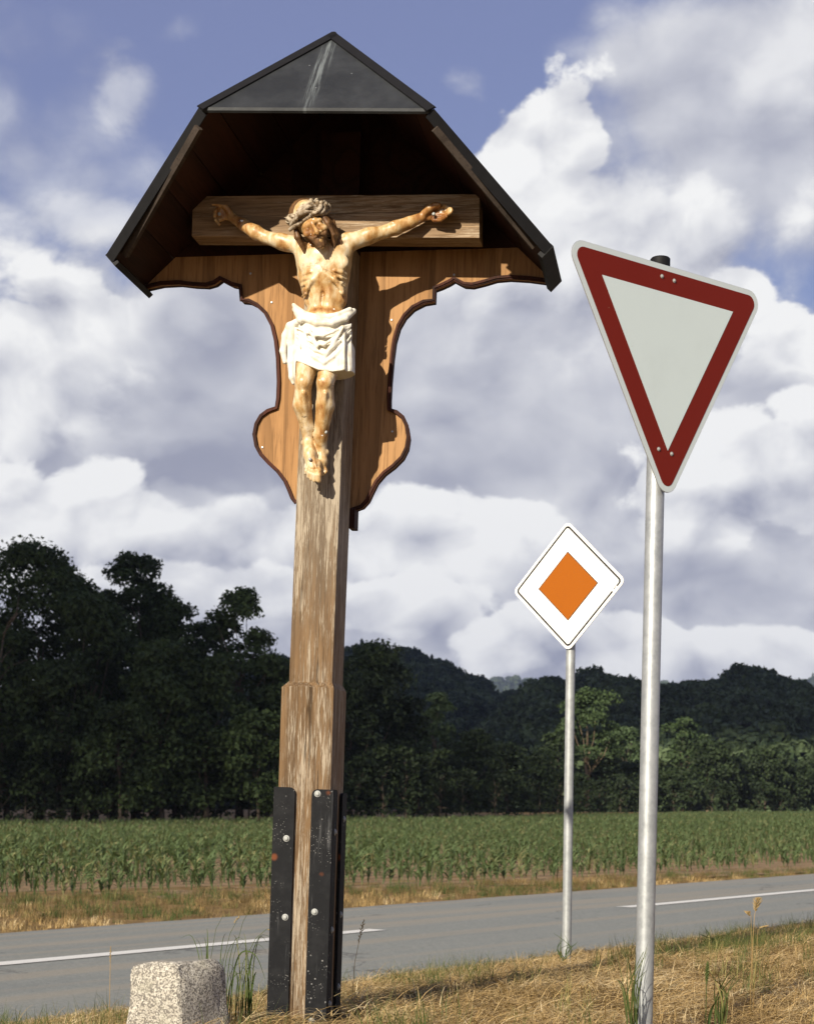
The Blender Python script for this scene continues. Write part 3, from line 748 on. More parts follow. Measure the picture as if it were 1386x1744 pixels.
# marker stone
def build_stone():
    bm = bmesh.new(); bmesh.ops.create_cube(bm, size=1)
    bmesh.ops.bevel(bm, geom=bm.edges[:], offset=.13, segments=3, affect='EDGES', profile=.55)
    bmesh.ops.subdivide_edges(bm, edges=bm.edges[:], cuts=7, use_grid_fill=True)
    for v in bm.verts:
        c = v.co; z = c.z + .5
        k = 1.07 - .09 * z + .05 * mnoise.noise(c * 1.7)
        p = Vector((c.x * .255 * k, c.y * .275 * k, z * .515 - .22 + (.018 * c.x - .012 * c.y) * z))
        d = mnoise.noise(p * 7) * .016 + mnoise.noise(p * 30 + Vector((4, 1, 2))) * .0055 + mnoise.noise(p * 80) * .003
        v.co = p + c.normalized() * d
    g = ray(303, 1700, 5.75); z = ground_z(g.x, g.y)
    o = obj('marker_stone', bm_mesh('marker_stone', bm, True), M['granite'], None, (g.x + .01, g.y, z), (R(1), R(-2.5), R(-34)))
    tag(o, 'squat rough granite block with a rust spot on top', 'stone')
build_stone()

# ------------------------------------------------------------------ carved figure (distance field -> one continuous surface)
class Field:
    def __init__(s, lo, hi, h):
        s.lo = np.array(lo, np.float32); s.h = h; s.n = np.ceil((np.array(hi) - s.lo) / h).astype(int) + 1
        s.f = np.full(s.n, .05, np.float32)
    def box(s, lo, hi):
        a = np.clip(np.floor((np.array(lo) - s.lo) / s.h).astype(int), 0, s.n - 1); b = np.clip(np.ceil((np.array(hi) - s.lo) / s.h).astype(int) + 1, 1, s.n)
        sl = tuple(slice(i, j) for i, j in zip(a, b))
        g = np.meshgrid(*[s.lo[k] + s.h * np.arange(a[k], b[k], dtype=np.float32) for k in range(3)], indexing='ij', sparse=True)
        return sl, g
    def apply(s, sl, d, k, sub):
        f = s.f[sl]
        if sub:
            hh = np.maximum(k - np.abs(f + d), 0) / k; s.f[sl] = np.maximum(f, -d) + hh * hh * k * .25
        else:
            hh = np.maximum(k - np.abs(f - d), 0) / k; s.f[sl] = np.minimum(f, d) - hh * hh * k * .25
    def cone(s, a, b, ra, rb, k=.006, sub=False):
        a = np.array(a, np.float32); b = np.array(b, np.float32); m = max(ra, rb) + 2 * k + .012
        sl, g = s.box(np.minimum(a, b) - m, np.maximum(a, b) + m)
        d = b - a; L = max(float(d @ d), 1e-9)
        t = np.clip(((g[0] - a[0]) * d[0] + (g[1] - a[1]) * d[1] + (g[2] - a[2]) * d[2]) / L, 0, 1)
        q = np.sqrt((g[0] - a[0] - t * d[0]) ** 2 + (g[1] - a[1] - t * d[1]) ** 2 + (g[2] - a[2] - t * d[2]) ** 2) - (ra + (rb - ra) * t)
        s.apply(sl, q, k, sub)
    def chain(s, pts, rad, k=.006, sub=False):
        for i in range(len(pts) - 1): s.cone(pts[i], pts[i + 1], rad[i], rad[i + 1], k, sub)
    def ell(s, c, r, k=.008, sub=False, rot=0.0):
        c = np.array(c, np.float32); r = np.array(r, np.float32); m = r.max() + 2 * k + .012
        sl, g = s.box(c - m, c + m); x, y, z = g[0] - c[0], g[1] - c[1], g[2] - c[2]
        if rot: cr, sr = math.cos(rot), math.sin(rot); x, z = x * cr - z * sr, x * sr + z * cr
        k0 = np.sqrt((x / r[0]) ** 2 + (y / r[1]) ** 2 + (z / r[2]) ** 2); k1 = np.sqrt((x / r[0] ** 2) ** 2 + (y / r[1] ** 2) ** 2 + (z / r[2] ** 2) ** 2)
        s.apply(sl, k0 * (k0 - 1) / np.maximum(k1, 1e-6), k, sub)
    def mesh(s, name, smooth_it=1):
        f = s.f; n = f.shape; neg = f < 0
        cnt = np.zeros([i - 1 for i in n], np.int8); acc = np.zeros([i - 1 for i in n] + [3], np.float32); num = np.zeros([i - 1 for i in n], np.float32)
        cs = [(i, j, k) for i in (0, 1) for j in (0, 1) for k in (0, 1)]
        S_ = lambda o: tuple(slice(o[d], n[d] - 1 + o[d]) for d in range(3))
        for o in cs: cnt += neg[S_(o)]
        act = (cnt > 0) & (cnt < 8); idx = np.argwhere(act)
        P = np.zeros((len(idx), 3), np.float32); W = np.zeros(len(idx), np.float32)
        val = {o: f[idx[:, 0] + o[0], idx[:, 1] + o[1], idx[:, 2] + o[2]] for o in cs}
        for o in cs:
            for d in range(3):
                if o[d] == 0:
                    e = list(o); e[d] = 1; a, b = val[o], val[tuple(e)]
                    c = (a < 0) != (b < 0); t = np.where(c, a / np.where(c, a - b, 1), 0)
                    q = np.tile(np.array(o, np.float32), (len(idx), 1)); q[:, d] += t
                    P += q * c[:, None]; W += c
        P = (P / W[:, None] + idx) * s.h + s.lo
        vid = np.full(act.shape, -1, np.int32); vid[act] = np.arange(len(idx))
        quads = []
        for d in range(3):
            u, v = [(1, 2), (2, 0), (0, 1)][d]
            a = np.moveaxis(neg, d, 0)
            df = a[:-1] != a[1:]; df = np.moveaxis(df, 0, d)
            m_ = np.zeros(n, bool); m_[tuple(slice(0, n[k] - (1 if k == d else 0)) for k in range(3))] = df
            e = np.argwhere(m_); e = e[(e[:, u] > 0) & (e[:, v] > 0) & (e[:, u] < n[u] - 1) & (e[:, v] < n[v] - 1)]
            off = np.zeros((4, 3), int); off[1, u] = -1; off[2, u] = off[2, v] = -1; off[3, v] = -1
            q = np.stack([vid[tuple((e + o).T)] for o in off], 1)
            flip = ~neg[tuple(e.T)]; q[flip] = q[flip][:, ::-1]
            quads.append(q)
        Q = np.concatenate(quads); Q = Q[(Q >= 0).all(1)]
        for _ in range(smooth_it):     # light fairing
            sm = np.zeros_like(P); ct = np.zeros(len(P), np.float32)
            for i in range(4):
                np.add.at(sm, Q[:, i], P[Q[:, (i + 1) % 4]]); np.add.at(ct, Q[:, i], 1)
                np.add.at(sm, Q[:, (i + 1) % 4], P[Q[:, i]]); np.add.at(ct, Q[:, (i + 1) % 4], 1)
            P = P * .55 + sm / np.maximum(ct, 1)[:, None] * .45
        return P, Q

def mk_flesh():
    m, w, out = material('weathered_painted_carving'); c = objco(w)
    at = w.n('ShaderNodeAttribute', attribute_name='stain'); stn = at.outputs['Fac']
    n = w.noise(w.mapping(c, (1, 1, .5)), 26, 6, .62); n2 = w.noise(c, 70, 5, .65); n3 = w.noise(w.mapping(c, (1, 1, .25)), 60, 4, .6)
    f = w.m('ADD', stn, w.m('MULTIPLY', w.m('SUBTRACT', n, .5), 1.7)); f = w.m('ADD', f, w.m('MULTIPLY', w.m('SUBTRACT', n3, .5), .8))
    col = w.ramp(f, [(0, (.66, .58, .43)), (.30, (.55, .41, .23)), (.55, (.42, .25, .095)), (.80, (.28, .125, .035)), (1, (.16, .06, .016))])
    chip = w.rng(w.m('ADD', w.noise(w.vm('ADD', c, (5, 2, 1)), 22, 4, .6), w.m('MULTIPLY', n2, .12)), .70, .715)
    col = w.mix(w.m('MULTIPLY', chip, w.rng(stn, .25, .6)), col, (.80, .78, .72))
    cr = w.n('ShaderNodeTexVoronoi', {'Vector': w.vm('ADD', c, w.vm('SCALE', w.n('ShaderNodeTexNoise', {'Vector': c, 'Scale': 30, 'Detail': 3}).outputs[1], .03)), 'Scale': 21}, feature='DISTANCE_TO_EDGE').outputs[0]
    crm = w.m('MULTIPLY', w.rng(cr, .022, .006), w.rng(w.noise(c, 10, 2), .54, .64))
    col = w.mix(w.m('MULTIPLY', crm, .7), col, (.13, .075, .03))
    h = w.m('SUBTRACT', w.m('ADD', w.m('MULTIPLY', n2, .5), w.m('MULTIPLY', chip, -.5)), w.m('MULTIPLY', crm, .8))
    bsdf(w, out, col, w.m('MULTIPLY_ADD', n2, .25, .27), .5, h, .45, .003)
    return m
def mk_cloth():
    m, w, out = material('white_painted_cloth'); c = objco(w)
    n = w.noise(c, 24, 6, .62); n2 = w.noise(c, 90, 4, .65)
    col = w.mix(w.rng(n, .42, .72), (.70, .67, .59), (.58, .51, .37))
    spot = w.m('MULTIPLY', w.rng(w.noise(c, 55, 4, .7), .70, .74), w.rng(w.noise(c, 8, 2), .5, .65))
    col = w.mix(spot, col, (.14, .10, .06))
    bsdf(w, out, col, w.m('MULTIPLY_ADD', n2, .25, .40), .35, n2, .25, .003)
    return m
M['flesh'] = mk_flesh(); M['loincloth'] = mk_cloth()
M['hair'] = flat('brown_painted_hair', (.115, .058, .024), .5, .35, var=.5, scale=45)
def mk_worn():
    m, w, out = material('bleached_bramble'); c = objco(w); n = w.noise(c, 45, 5, .65)
    bsdf(w, out, w.mix(w.rng(n, .40, .62), (.43, .36, .27), (.12, .075, .036)), .7, .2, n, .5, .004)
    return m
M['bramble'] = mk_worn()

def build_figure():
    PX = 1 / 452.0
    base = FP(540, 822, 0); rm = SMAT.copy(); rm.translation = SMAT @ base
    root = empty('carved_crucifix_figure'); root.matrix_world = rm
    tag(root, 'carved and painted crucified figure with thorn crown and white loincloth on the cross', 'statue')
    def p(x, y, d): return np.array(FP(x, y, d) - base)
    F_ = Field(p(352, 340, .05) + np.array([0, -.28, -.01]), p(785, 335, .05) + np.array([0, .05, .03]), .0029) if False else None
    lo = np.array([p(352, 600, .04)[0], -.26, p(540, 832, 0)[2]]); hi = np.array([p(786, 600, .04)[0], .07, p(540, 330, -.1)[2]])
    B = Field(lo, hi, .0030)
    r = lambda *a: [v * PX for v in a]
    # trunk
    B.ell(p(551, 438, -.070), r(45, 27, 29), .012); B.ell(p(552, 466, -.066), r(40, 27, 40), .012)
    B.ell(p(554, 506, -.056), r(34, 20, 34), .014); B.ell(p(553, 550, -.055), r(42, 27, 32), .012)
    B.chain([p(522, 432, -.062), p(525, 470, -.060), p(531, 512, -.052)], r(17, 17, 13), .012); B.chain([p(581, 430, -.062), p(577, 470, -.060), p(577, 512, -.052)], r(17, 17, 14), .012)
    B.chain([p(508, 424, -.058), p(516, 452, -.056), p(523, 480, -.055)], r(9, 9, 8), .012); B.chain([p(594, 420, -.058), p(588, 452, -.056), p(581, 480, -.055)], r(9, 9, 8), .012)
    for x, y in ((529, 449), (573, 447)): B.ell(p(x, y, -.103), r(21, 8, 15), .016)
    for pts in (((549, 463), (532, 477), (519, 497)), ((551, 463), (569, 476), (584, 496))):
        B.chain([p(*pts[0], -.117), p(*pts[1], -.114), p(*pts[2], -.098)], r(3.4, 3.4, 2.6), .010)
    for i, yy in enumerate((464, 473, 482, 491, 500)):       # ribs, both flanks
        B.chain([p(570 + i * 2, yy - 3, -.121 + i * .005), p(582, yy, -.106 + i * .002), p(590, yy + 3, -.082)], r(1.2, 1.7, 1.0), .009)
        B.chain([p(529 - i * 1.5, yy - 1, -.121 + i * .005), p(520, yy + 2, -.106 + i * .002), p(513, yy + 5, -.082)], r(1.2, 1.7, 1.0), .009)
    for a, b in (((549, 428), (549, 462)),): B.cone(p(*a, -.138), p(*b, -.142), 3 * PX, 4 * PX, .010, True)
    B.ell(p(551, 489, -.136), r(13, 8, 13), .016, True)
    B.cone(p(550, 500, -.098), p(548, 514, -.098), 3 * PX, 2 * PX, .010, True)
    B.ell(p(548, 519, -.102), r(3.4, 4, 3.4), .004, True)
    for x in (538, 562): B.chain([p(x, 496, -.082), p(x - 1, 525, -.078)], r(9, 8), .012)
    for a, b in (((545, 424), (511, 411)), ((556, 424), (591, 407))): B.chain([p(*a, -.100), p(*b, -.082)], r(4, 4.2), .006)
    B.chain([p(548, 424, -.07), p(538, 398, -.105)], r(15, 14), .010)                       # neck
    for a, b in (((547, 424), (530, 398)), ((553, 424), (551, 396))): B.chain([p(*a, -.098), p(*b, -.122)], r(3.5, 4), .005)
    # shoulders and arms
    B.ell(p(510, 418, -.055), r(15, 14, 15), .012); B.ell(p(592, 412, -.055), r(16, 14, 16), .012)
    B.chain([p(508, 418, -.055), p(478, 411, -.045), p(452, 404, -.035)], r(14, 13, 10.5), .008)
    B.ell(p(480, 408, -.058), r(18, 8, 10), .008, rot=.24); B.ell(p(487, 419, -.042), r(17, 9, 9), .008, rot=.24)
    B.chain([p(452, 404, -.035), p(436, 396, -.034), p(415, 383, -.022), p(396, 371, -.010)], r(10.5, 12, 9.8, 7.4), .007)
    B.cone(p(447, 397, -.044), p(405, 374, -.022), 5 * PX, 3 * PX, .006); B.cone(p(442, 405, -.03), p(405, 382, -.016), 5 * PX, 3 * PX, .006)
    B.chain([p(598, 412, -.055), p(628, 402, -.045), p(658, 394, -.035)], r(15, 13, 10.5), .008)
    B.ell(p(628, 397, -.058), r(18, 8, 9), .008, rot=-.27); B.ell(p(622, 409, -.042), r(17, 9, 8.5), .008, rot=-.27)
    B.chain([p(658, 394, -.035), p(674, 388, -.034), p(698, 379, -.022), p(718, 371, -.010)], r(10.5, 11.8, 9.6, 7.6), .007)
    B.cone(p(664, 386, -.044), p(712, 367, -.022), 5 * PX, 3 * PX, .006); B.cone(p(668, 394, -.03), p(712, 377, -.016), 4.5 * PX, 3 * PX, .006)
    # hands: palm, thumb at its side, four unequal curled fingers
    B.ell(p(387, 364, -.003), r(12, 5.5, 11), .007, rot=.7)
    B.chain([p(395, 366, -.014), p(384, 352, -.020), p(373, 347, -.026), p(363, 347.5, -.034)], r(5.2, 4.6, 3.8, 3.0), .005)      # thumb side, raised
    for (a, b, c_, rr) in (((383, 356), (372, 352), (368, 360), 3.7), ((380, 361), (368, 359), (366, 367), 3.8), ((378, 367), (367, 367), (368, 375), 3.6), ((379, 373), (370, 376), (374, 382), 3.2)):
        B.chain([p(*a, -.006), p(*b, -.020), p(*c_, -.038)], r(rr + .6, rr, rr * .8), .0035)
    B.ell(p(732, 364, -.004), r(13, 5.5, 11), .007, rot=-.45)
    B.chain([p(720, 366, -.014), p(731, 355, -.024), p(741, 350, -.030), p(747, 349, -.034)], r(6, 6.6, 5.2, 4), .005)               # thumb
    for (a, b, c_, rr) in (((742, 357), (757, 351), (768, 356), 3.6), ((743, 363), (759, 359), (769, 359), 3.8), ((742, 369), (756, 368), (767, 362), 3.7), ((739, 375), (750, 375), (760, 369), 3.3)):
        B.chain([p(*a, -.006), p(*b, -.016), p(*c_, -.036)], r(rr + .6, rr, rr * .8), .0035)
    # head, bowed and tipped to the side
    B.ell(p(523, 371, -.122), r(25, 28, 30), .010, rot=-.36)
    B.chain([p(533, 388, -.148), p(546, 411, -.152)], r(19, 10), .010)
    B.chain([p(519, 387, -.176), p(532, 380, -.186), p(545, 375, -.176)], r(4, 4.2, 4), .005)       # brow
    B.chain([p(533, 383, -.190), p(540, 395, -.204), p(541, 397.5, -.203)], r(2.8, 3.6, 3.4), .004)   # nose
    B.cone(p(536, 398, -.194), p(546, 394, -.194), 3 * PX, 3 * PX, .003)
    for x, y in ((524.5, 390.5), (545, 382)):
        B.ell(p(x, y, -.192), r(6, 5, 4), .005, True); B.ell(p(x, y, -.178), r(4.4, 3.2, 3.2), .002)
    B.ell(p(524, 397, -.170), r(8, 5, 7), .006); B.ell(p(551, 388, -.168), r(7, 6, 6), .007)
    B.cone(p(538, 405, -.198), p(549, 400.5, -.196), 1.7 * PX, 1.7 * PX, .004, True)
    B.cone(p(540, 402.6, -.185), p(547, 399.8, -.185), 2.2 * PX, 2.2 * PX, .003); B.cone(p(540, 407.4, -.183), p(548, 404.2, -.183), 2.6 * PX, 2.4 * PX, .003)
    B.chain([p(545, 411, -.172), p(548, 419, -.166)], r(7, 4.5), .006)
    # legs and feet
    for hip, kn, cf, an, calf_r in (((534, 575, -.055), (517, 652, -.128), (515, 690, -.098), (525, 752, -.045), 15.5), ((574, 575, -.055), (554, 652, -.128), (554, 690, -.098), (548, 768, -.040), 15.5)):
        B.chain([p(*hip), p((hip[0] + kn[0]) / 2, (hip[1] + kn[1]) / 2, -.098), p(*kn)], r(23, 20, 14.5), .010)
        B.ell(p(kn[0] + 1, kn[1] - 2, -.146), r(10, 6.5, 11), .006)                               # knee cap
        B.chain([p(*kn), p(*cf), p(an[0] - 2, an[1] - 26, -.064), p(*an)], r(13.5, calf_r, 11.5, 8.8), .009)
        B.cone(p(kn[0], kn[1] + 18, -.146), p(an[0] - 1, an[1] - 12, -.066), 4 * PX, 3 * PX, .008)  # shin
        for sx in (-1, 1): B.ell(p(an[0] + sx * 8.6, an[1] + 2, -.040), r(4, 4, 5), .005)
    B.chain([p(547, 768, -.040), p(549, 786, -.048), p(548, 800, -.046)], r(9.5, 8.6, 6), .008)
    for k, (x, y) in enumerate(((541, 806), (545.5, 808), (549.5, 807.5), (553, 806), (556, 803))): B.cone(p(548 + (k - 2) * 2.6, 797, -.048), p(x, y, -.052), 3.2 * PX, 2.7 * PX, .003)
    B.chain([p(525, 754, -.050), p(528, 775, -.072), p(533, 797, -.076)], r(10, 11, 9), .008)
    B.ell(p(533, 793, -.074), r(15, 8, 12), .008, rot=-.3)
    for k, (x, y, q) in enumerate(((520.5, 806, 3.0), (525, 812, 3.1), (530, 816, 3.3), (535.5, 818.5, 3.4), (543, 818, 4.8))):
        bx, by = 523 + k * 5.0, 797 + k * .8
        B.chain([p(bx, by, -.082), p((bx + x) / 2, (by + y) / 2, -.096), p(x, y, -.090)], r(q, q * 1.0, q * .92), .0032)
    for k in range(4): B.cone(p(525 + k * 2.2, 768, -.085), p(523.5 + k * 5.2, 797, -.094), 1.6 * PX, 1.4 * PX, .004)       # tendons
    P, Q = B.mesh('body')
    me = mesh_np('body', P, Q, True)
    # how far the brown glaze shows through the white ground, part by part
    st_ = np.full(len(P), .33, np.float32)
    def stain(x, y, d, rx, rz, v):
        c = p(x, y, d); q = ((P[:, 0] - c[0]) / (rx * PX)) ** 2 + ((P[:, 2] - c[2]) / (rz * PX)) ** 2
        k = np.exp(-q * 1.2); st_[:] = st_ * (1 - k) + v * k
    for a in ((400, 372, -.01, 48, 40, .80), (445, 402, -.03, 30, 26, .60), (478, 412, -.03, 22, 22, .46), (730, 366, -.01, 62, 34, .84), (675, 390, -.03, 40, 26, .62), (630, 402, -.03, 26, 22, .44), (536, 400, -.16, 24, 26, .82), (551, 492, -.1, 16, 16, .72), (528, 468, -.1, 9, 7, .62), (572, 466, -.1, 10, 7, .6), (588, 505, -.09, 14, 18, .55), (518, 500, -.09, 9, 22, .6), (550, 531, -.08, 34, 7, .85), (545, 650, -.1, 50, 22, .40), (517, 662, -.1, 14, 9, .66), (553, 664, -.1, 12, 8, .66), (553, 728, -.06, 14, 40, .58), (524, 700, -.08, 12, 40, .40), (534, 800, -.07, 24, 30, .36)): stain(*a)
    at = me.attributes.new('stain', 'FLOAT', 'POINT')
    if len(me.vertices) == len(P): at.data.foreach_set('value', st_)
    obj('body', me, M['flesh'], root)

    # loincloth: rolled band, gathered skirt, hanging end
    Cl = Field(np.array([p(474, 600, -.05)[0], -.24, p(540, 672, -.1)[2]]), np.array([p(616, 600, -.05)[0], .05, p(540, 505, -.1)[2]]), .0028)
    Cl.ell(p(552, 572, -.064), r(48, 33, 40), .014)
    for yy, dd in ((600, -.078), (618, -.088), (636, -.094)): Cl.chain([p(526, yy, dd), p(577, yy, dd)], r(27, 27), .014); Cl.ell(p(552, yy, dd + .004), r(49, 27, 22), .012)
    def hang(pts, rad, k=.006, sub=False): Cl.chain([p(*q) for q in pts], r(*rad), k, sub)
    hang([(502, 527, -.080), (516, 541, -.122), (540, 550, -.136), (566, 550, -.134), (588, 542, -.112), (602, 530, -.066)], (4.5, 5.5, 6, 6, 6, 5), .006)
    hang([(503, 522, -.090), (520, 535, -.122), (545, 541, -.132), (575, 537, -.122), (596, 527, -.090)], (3.5, 4.5, 4.5, 5, 4), .006)
    hang([(500, 519, -.092), (507, 532, -.112), (512, 545, -.122)], (3, 6, 6), .006)
    # swags across the front
    for k, (yl, yc, yr, xc) in enumerate(((556, 573, 552, 545), (563, 589, 556, 546), (571, 603, 562, 549), (586, 618, 572, 552))):
        pts = []
        for u in np.linspace(0, 1, 7):
            x = 506 + 92 * u; sag = 1 - abs(2 * (u - (xc - 506) / 92)) ** 1.25
            y = (yl * (1 - u) + yr * u) * (1 - max(sag, 0)) + yc * max(sag, 0)
            pts.append((x, y, -.068 - .086 * math.sin(math.pi * (.12 + .76 * u)) ** .7))
        hang(pts, (1.2, 1.8, 2.4, 2.8, 2.4, 2.0, 1.2), .009)
        hang([(x, y + 7, d - .012) for x, y, d in pts[1:-1]], (.8, 1.6, 2.2, 1.8, .8), .009, True)
    for a, b, q in (((540, 590), (527, 560), 3), ((556, 604), (584, 558), 3.4), ((551, 612), (570, 580), 2.8)): hang([(*a, -.152), (*b, -.146)], (q, q * .7), .007)
    for a, b in (((541, 602), (557, 592)), ((538, 612), (552, 606)), ((557, 616), (566, 600))): hang([(*a, -.168), (*b, -.168)], (2.6, 3.2), .005, True)
    for x in (520, 586, 597): hang([(x, 560, -.100 - .03 * (515 < x < 590)), (x - 1, 628, -.112 - .036 * (515 < x < 590))], (2, 3), .009)
    for x in (514, 592): hang([(x, 570, -.128), (x, 630, -.134)], (1.5, 2.6), .006, True)
    # free end over the hip
    hang([(507, 548, -.098), (494, 556, -.080), (487, 572, -.066), (483, 598, -.052), (486, 616, -.046)], (6, 7, 7, 6.5, 4.5), .006)
    hang([(500, 556, -.088), (497, 585, -.072), (496, 615, -.066), (498, 642, -.060), (500, 652, -.058)], (6, 7, 7, 6, 3.5), .006)
    hang([(504, 560, -.104), (505, 600, -.100), (506, 630, -.096)], (3, 4, 3), .006)
    hang([(491, 572, -.096), (489, 614, -.074)], (1.5, 2.4), .004, True)
    # hem: cut away below a slanting line, hollow underneath
    sl, g = Cl.box(Cl.lo, Cl.lo + Cl.h * Cl.n)
    hz = np.interp(g[0].ravel(), [p(x, y, -.12)[0] for x, y in ((498, 658), (504.5, 652), (506, 617), (525, 625), (546, 634), (570, 637), (598, 633))], [p(x, y, -.12)[2] for x, y in ((498, 658), (504.5, 652), (506, 617), (525, 625), (546, 634), (570, 637), (598, 633))]).reshape(g[0].shape)
    edge = g[0] < p(505, 600, -.08)[0]
    hz = np.where(edge, p(540, 660, -.06)[2], hz)
    Cl.f = np.maximum(Cl.f, (hz - g[2]).astype(np.float32) * .8 + 0 * Cl.f)
    P2, Q2 = Cl.mesh('loincloth')
    obj('loincloth', mesh_np('loincloth', P2, Q2, True), M['loincloth'], root)

    # hair and beard: locks of their own
    H = Field(np.array([p(482, 400, -.1)[0], -.24, p(540, 442, -.1)[2]]), np.array([p(592, 400, -.1)[0], -.03, p(540, 336, -.1)[2]]), .0026)
    rg = random.Random(5)
    H.ell(p(519, 367, -.114), r(27, 26, 28), .006, rot=-.36)
    H.ell(p(534, 391, -.178), r(19, 20, 22), .008, True, rot=-.36)
    for k in range(9):
        j = lambda q=2.0: rg.uniform(-q, q); u = k / 8
        H.chain([p(546 + 5 * u + j(1), 362 + 3 * u, -.158 + .04 * u), p(557 + 8 * u + j(), 379 + j(), -.150 + .045 * u), p(566 + 8 * u + j(), 399 + j(), -.135 + .035 * u), p(566 + 12 * u + j(3), 414 + j(4), -.122 + .025 * u), p(570 + 10 * u + j(3), 426 + j(6), -.112 + .02 * u)], r(3.4, 4.4, 4.2, 3.4, 1.6), .003)
    for k in range(8):
        u = k / 7
        H.chain([p(503 + 4 * u, 388 + 3 * u, -.150 + .05 * u), p(506 + 5 * u + rg.uniform(-2, 2), 404, -.148 + .05 * u), p(513 + 8 * u, 418 + rg.uniform(-2, 3), -.132 + .03 * u), p(519 + 10 * u, 428 + rg.uniform(-3, 4), -.118 + .01 * u)], r(3.4, 4.2, 3.8, 1.8), .003)
    for k in range(11):     # beard
        u = k / 10; a = p(529 + 25 * u, 404 - 8 * u + 8 * math.sin(u * math.pi), -.168 - .014 * math.sin(u * math.pi)); b = p(538 + 15 * u + rg.uniform(-1.5, 1.5), 417 + rg.uniform(0, 7) * math.sin(u * math.pi), -.164 - .012 * math.sin(u * math.pi))
        H.cone(a, b, 3.6 * PX, 1.8 * PX, .0025)
    for s_ in (-1, 1): H.chain([p(543, 399.5, -.196), p(543 + s_ * 7, 402 - s_ * 3, -.188), p(544 + s_ * 9.5, 408 - s_ * 3.5, -.178)], r(1.8, 2.2, 1.5), .002)
    P3, Q3 = H.mesh('hair')
    obj('hair', mesh_np('hair', P3, Q3, True), M['hair'], root)

    # crown of twisted brambles
    c0 = Vector(p(524, 364, -.122)); up = Vector((-.34, -.30, .88)).normalized(); hx = Vector((.93, 0, .36)); hx = (hx - up * hx.dot(up)).normalized(); hy = up.cross(hx)
    crown = None
    for k in range(10):
        pts = []; n = 46; lift = (k - 4) * 2.1 * PX if k > 4 else 0; shr = (1, 1, 1, 1, .98, .92, .80, .62, .42, .2)[k]
        for i in range(n + 1):
            a = i / n * 2 * math.pi; w1 = a * (3 + k % 3) + k * 1.9
            rad = (33.5 + 3.2 * math.cos(w1) + 1.2 * math.sin(a * 7 + k)) * PX * shr
            pts.append(c0 + hx * math.cos(a) * rad + hy * math.sin(a) * rad * 1.06 + up * ((5.2 * math.sin(w1) + 2 * math.sin(2 * a + k) + (min(k, 4) - 2) * 1.6) * PX - .004 + lift))
        bm = tube(pts, [(3.5 + .7 * math.sin(i * 1.7 + k) - .3 * (k % 2)) * PX for i in range(n + 1)], 8, None, False)
        o = obj('bramble_strand' if crown else 'thorn_crown', bm_mesh('bramble_strand', bm, True), M['bramble'], crown or root)
        crown = crown or o
    for k in range(22):
        a = k / 22 * 2 * math.pi + rg.uniform(-.1, .1); dv = (hx * math.cos(a) + hy * math.sin(a)); q = c0 + dv * 35 * PX + up * (rg.uniform(-5, 5) * PX - .002)
        t = (dv + up * rg.uniform(-.8, 1.0) + hx * rg.uniform(-.5, .5)).normalized()
        obj('thorn', bm_mesh('thorn', tube([q - t * .006, q + t * .007, q + t * .014], [.0036, .0022, .0005], 6), True), M['bramble'], crown)
    # one long twig across the brow, as carved
    bm = tube([p(530, 372, -.178), p(541, 360, -.176), p(548, 349, -.158), p(553, 343, -.140)], [.007, .0085, .0085, .006], 8); obj('bramble_strand', bm_mesh('bramble_strand', bm, True), M['bramble'], crown)
    bm = tube([p(493, 392, -.160), p(508, 381, -.176), p(524, 371, -.184), p(540, 360, -.178), p(551, 356, -.160)], [.007, .0085, .008, .0085, .006], 8); obj('bramble_strand', bm_mesh('bramble_strand', bm, True), M['bramble'], crown)
    # iron nails
    me = bolt_mesh(.0065, .012, False)
    for x, y, d in ((375, 366, -.020), (739, 366, -.022), (529, 783, -.094), (556, 737, -.075)): obj('nail', me, M['bolt'], root, Vector(p(x, y, d)))
build_figure()

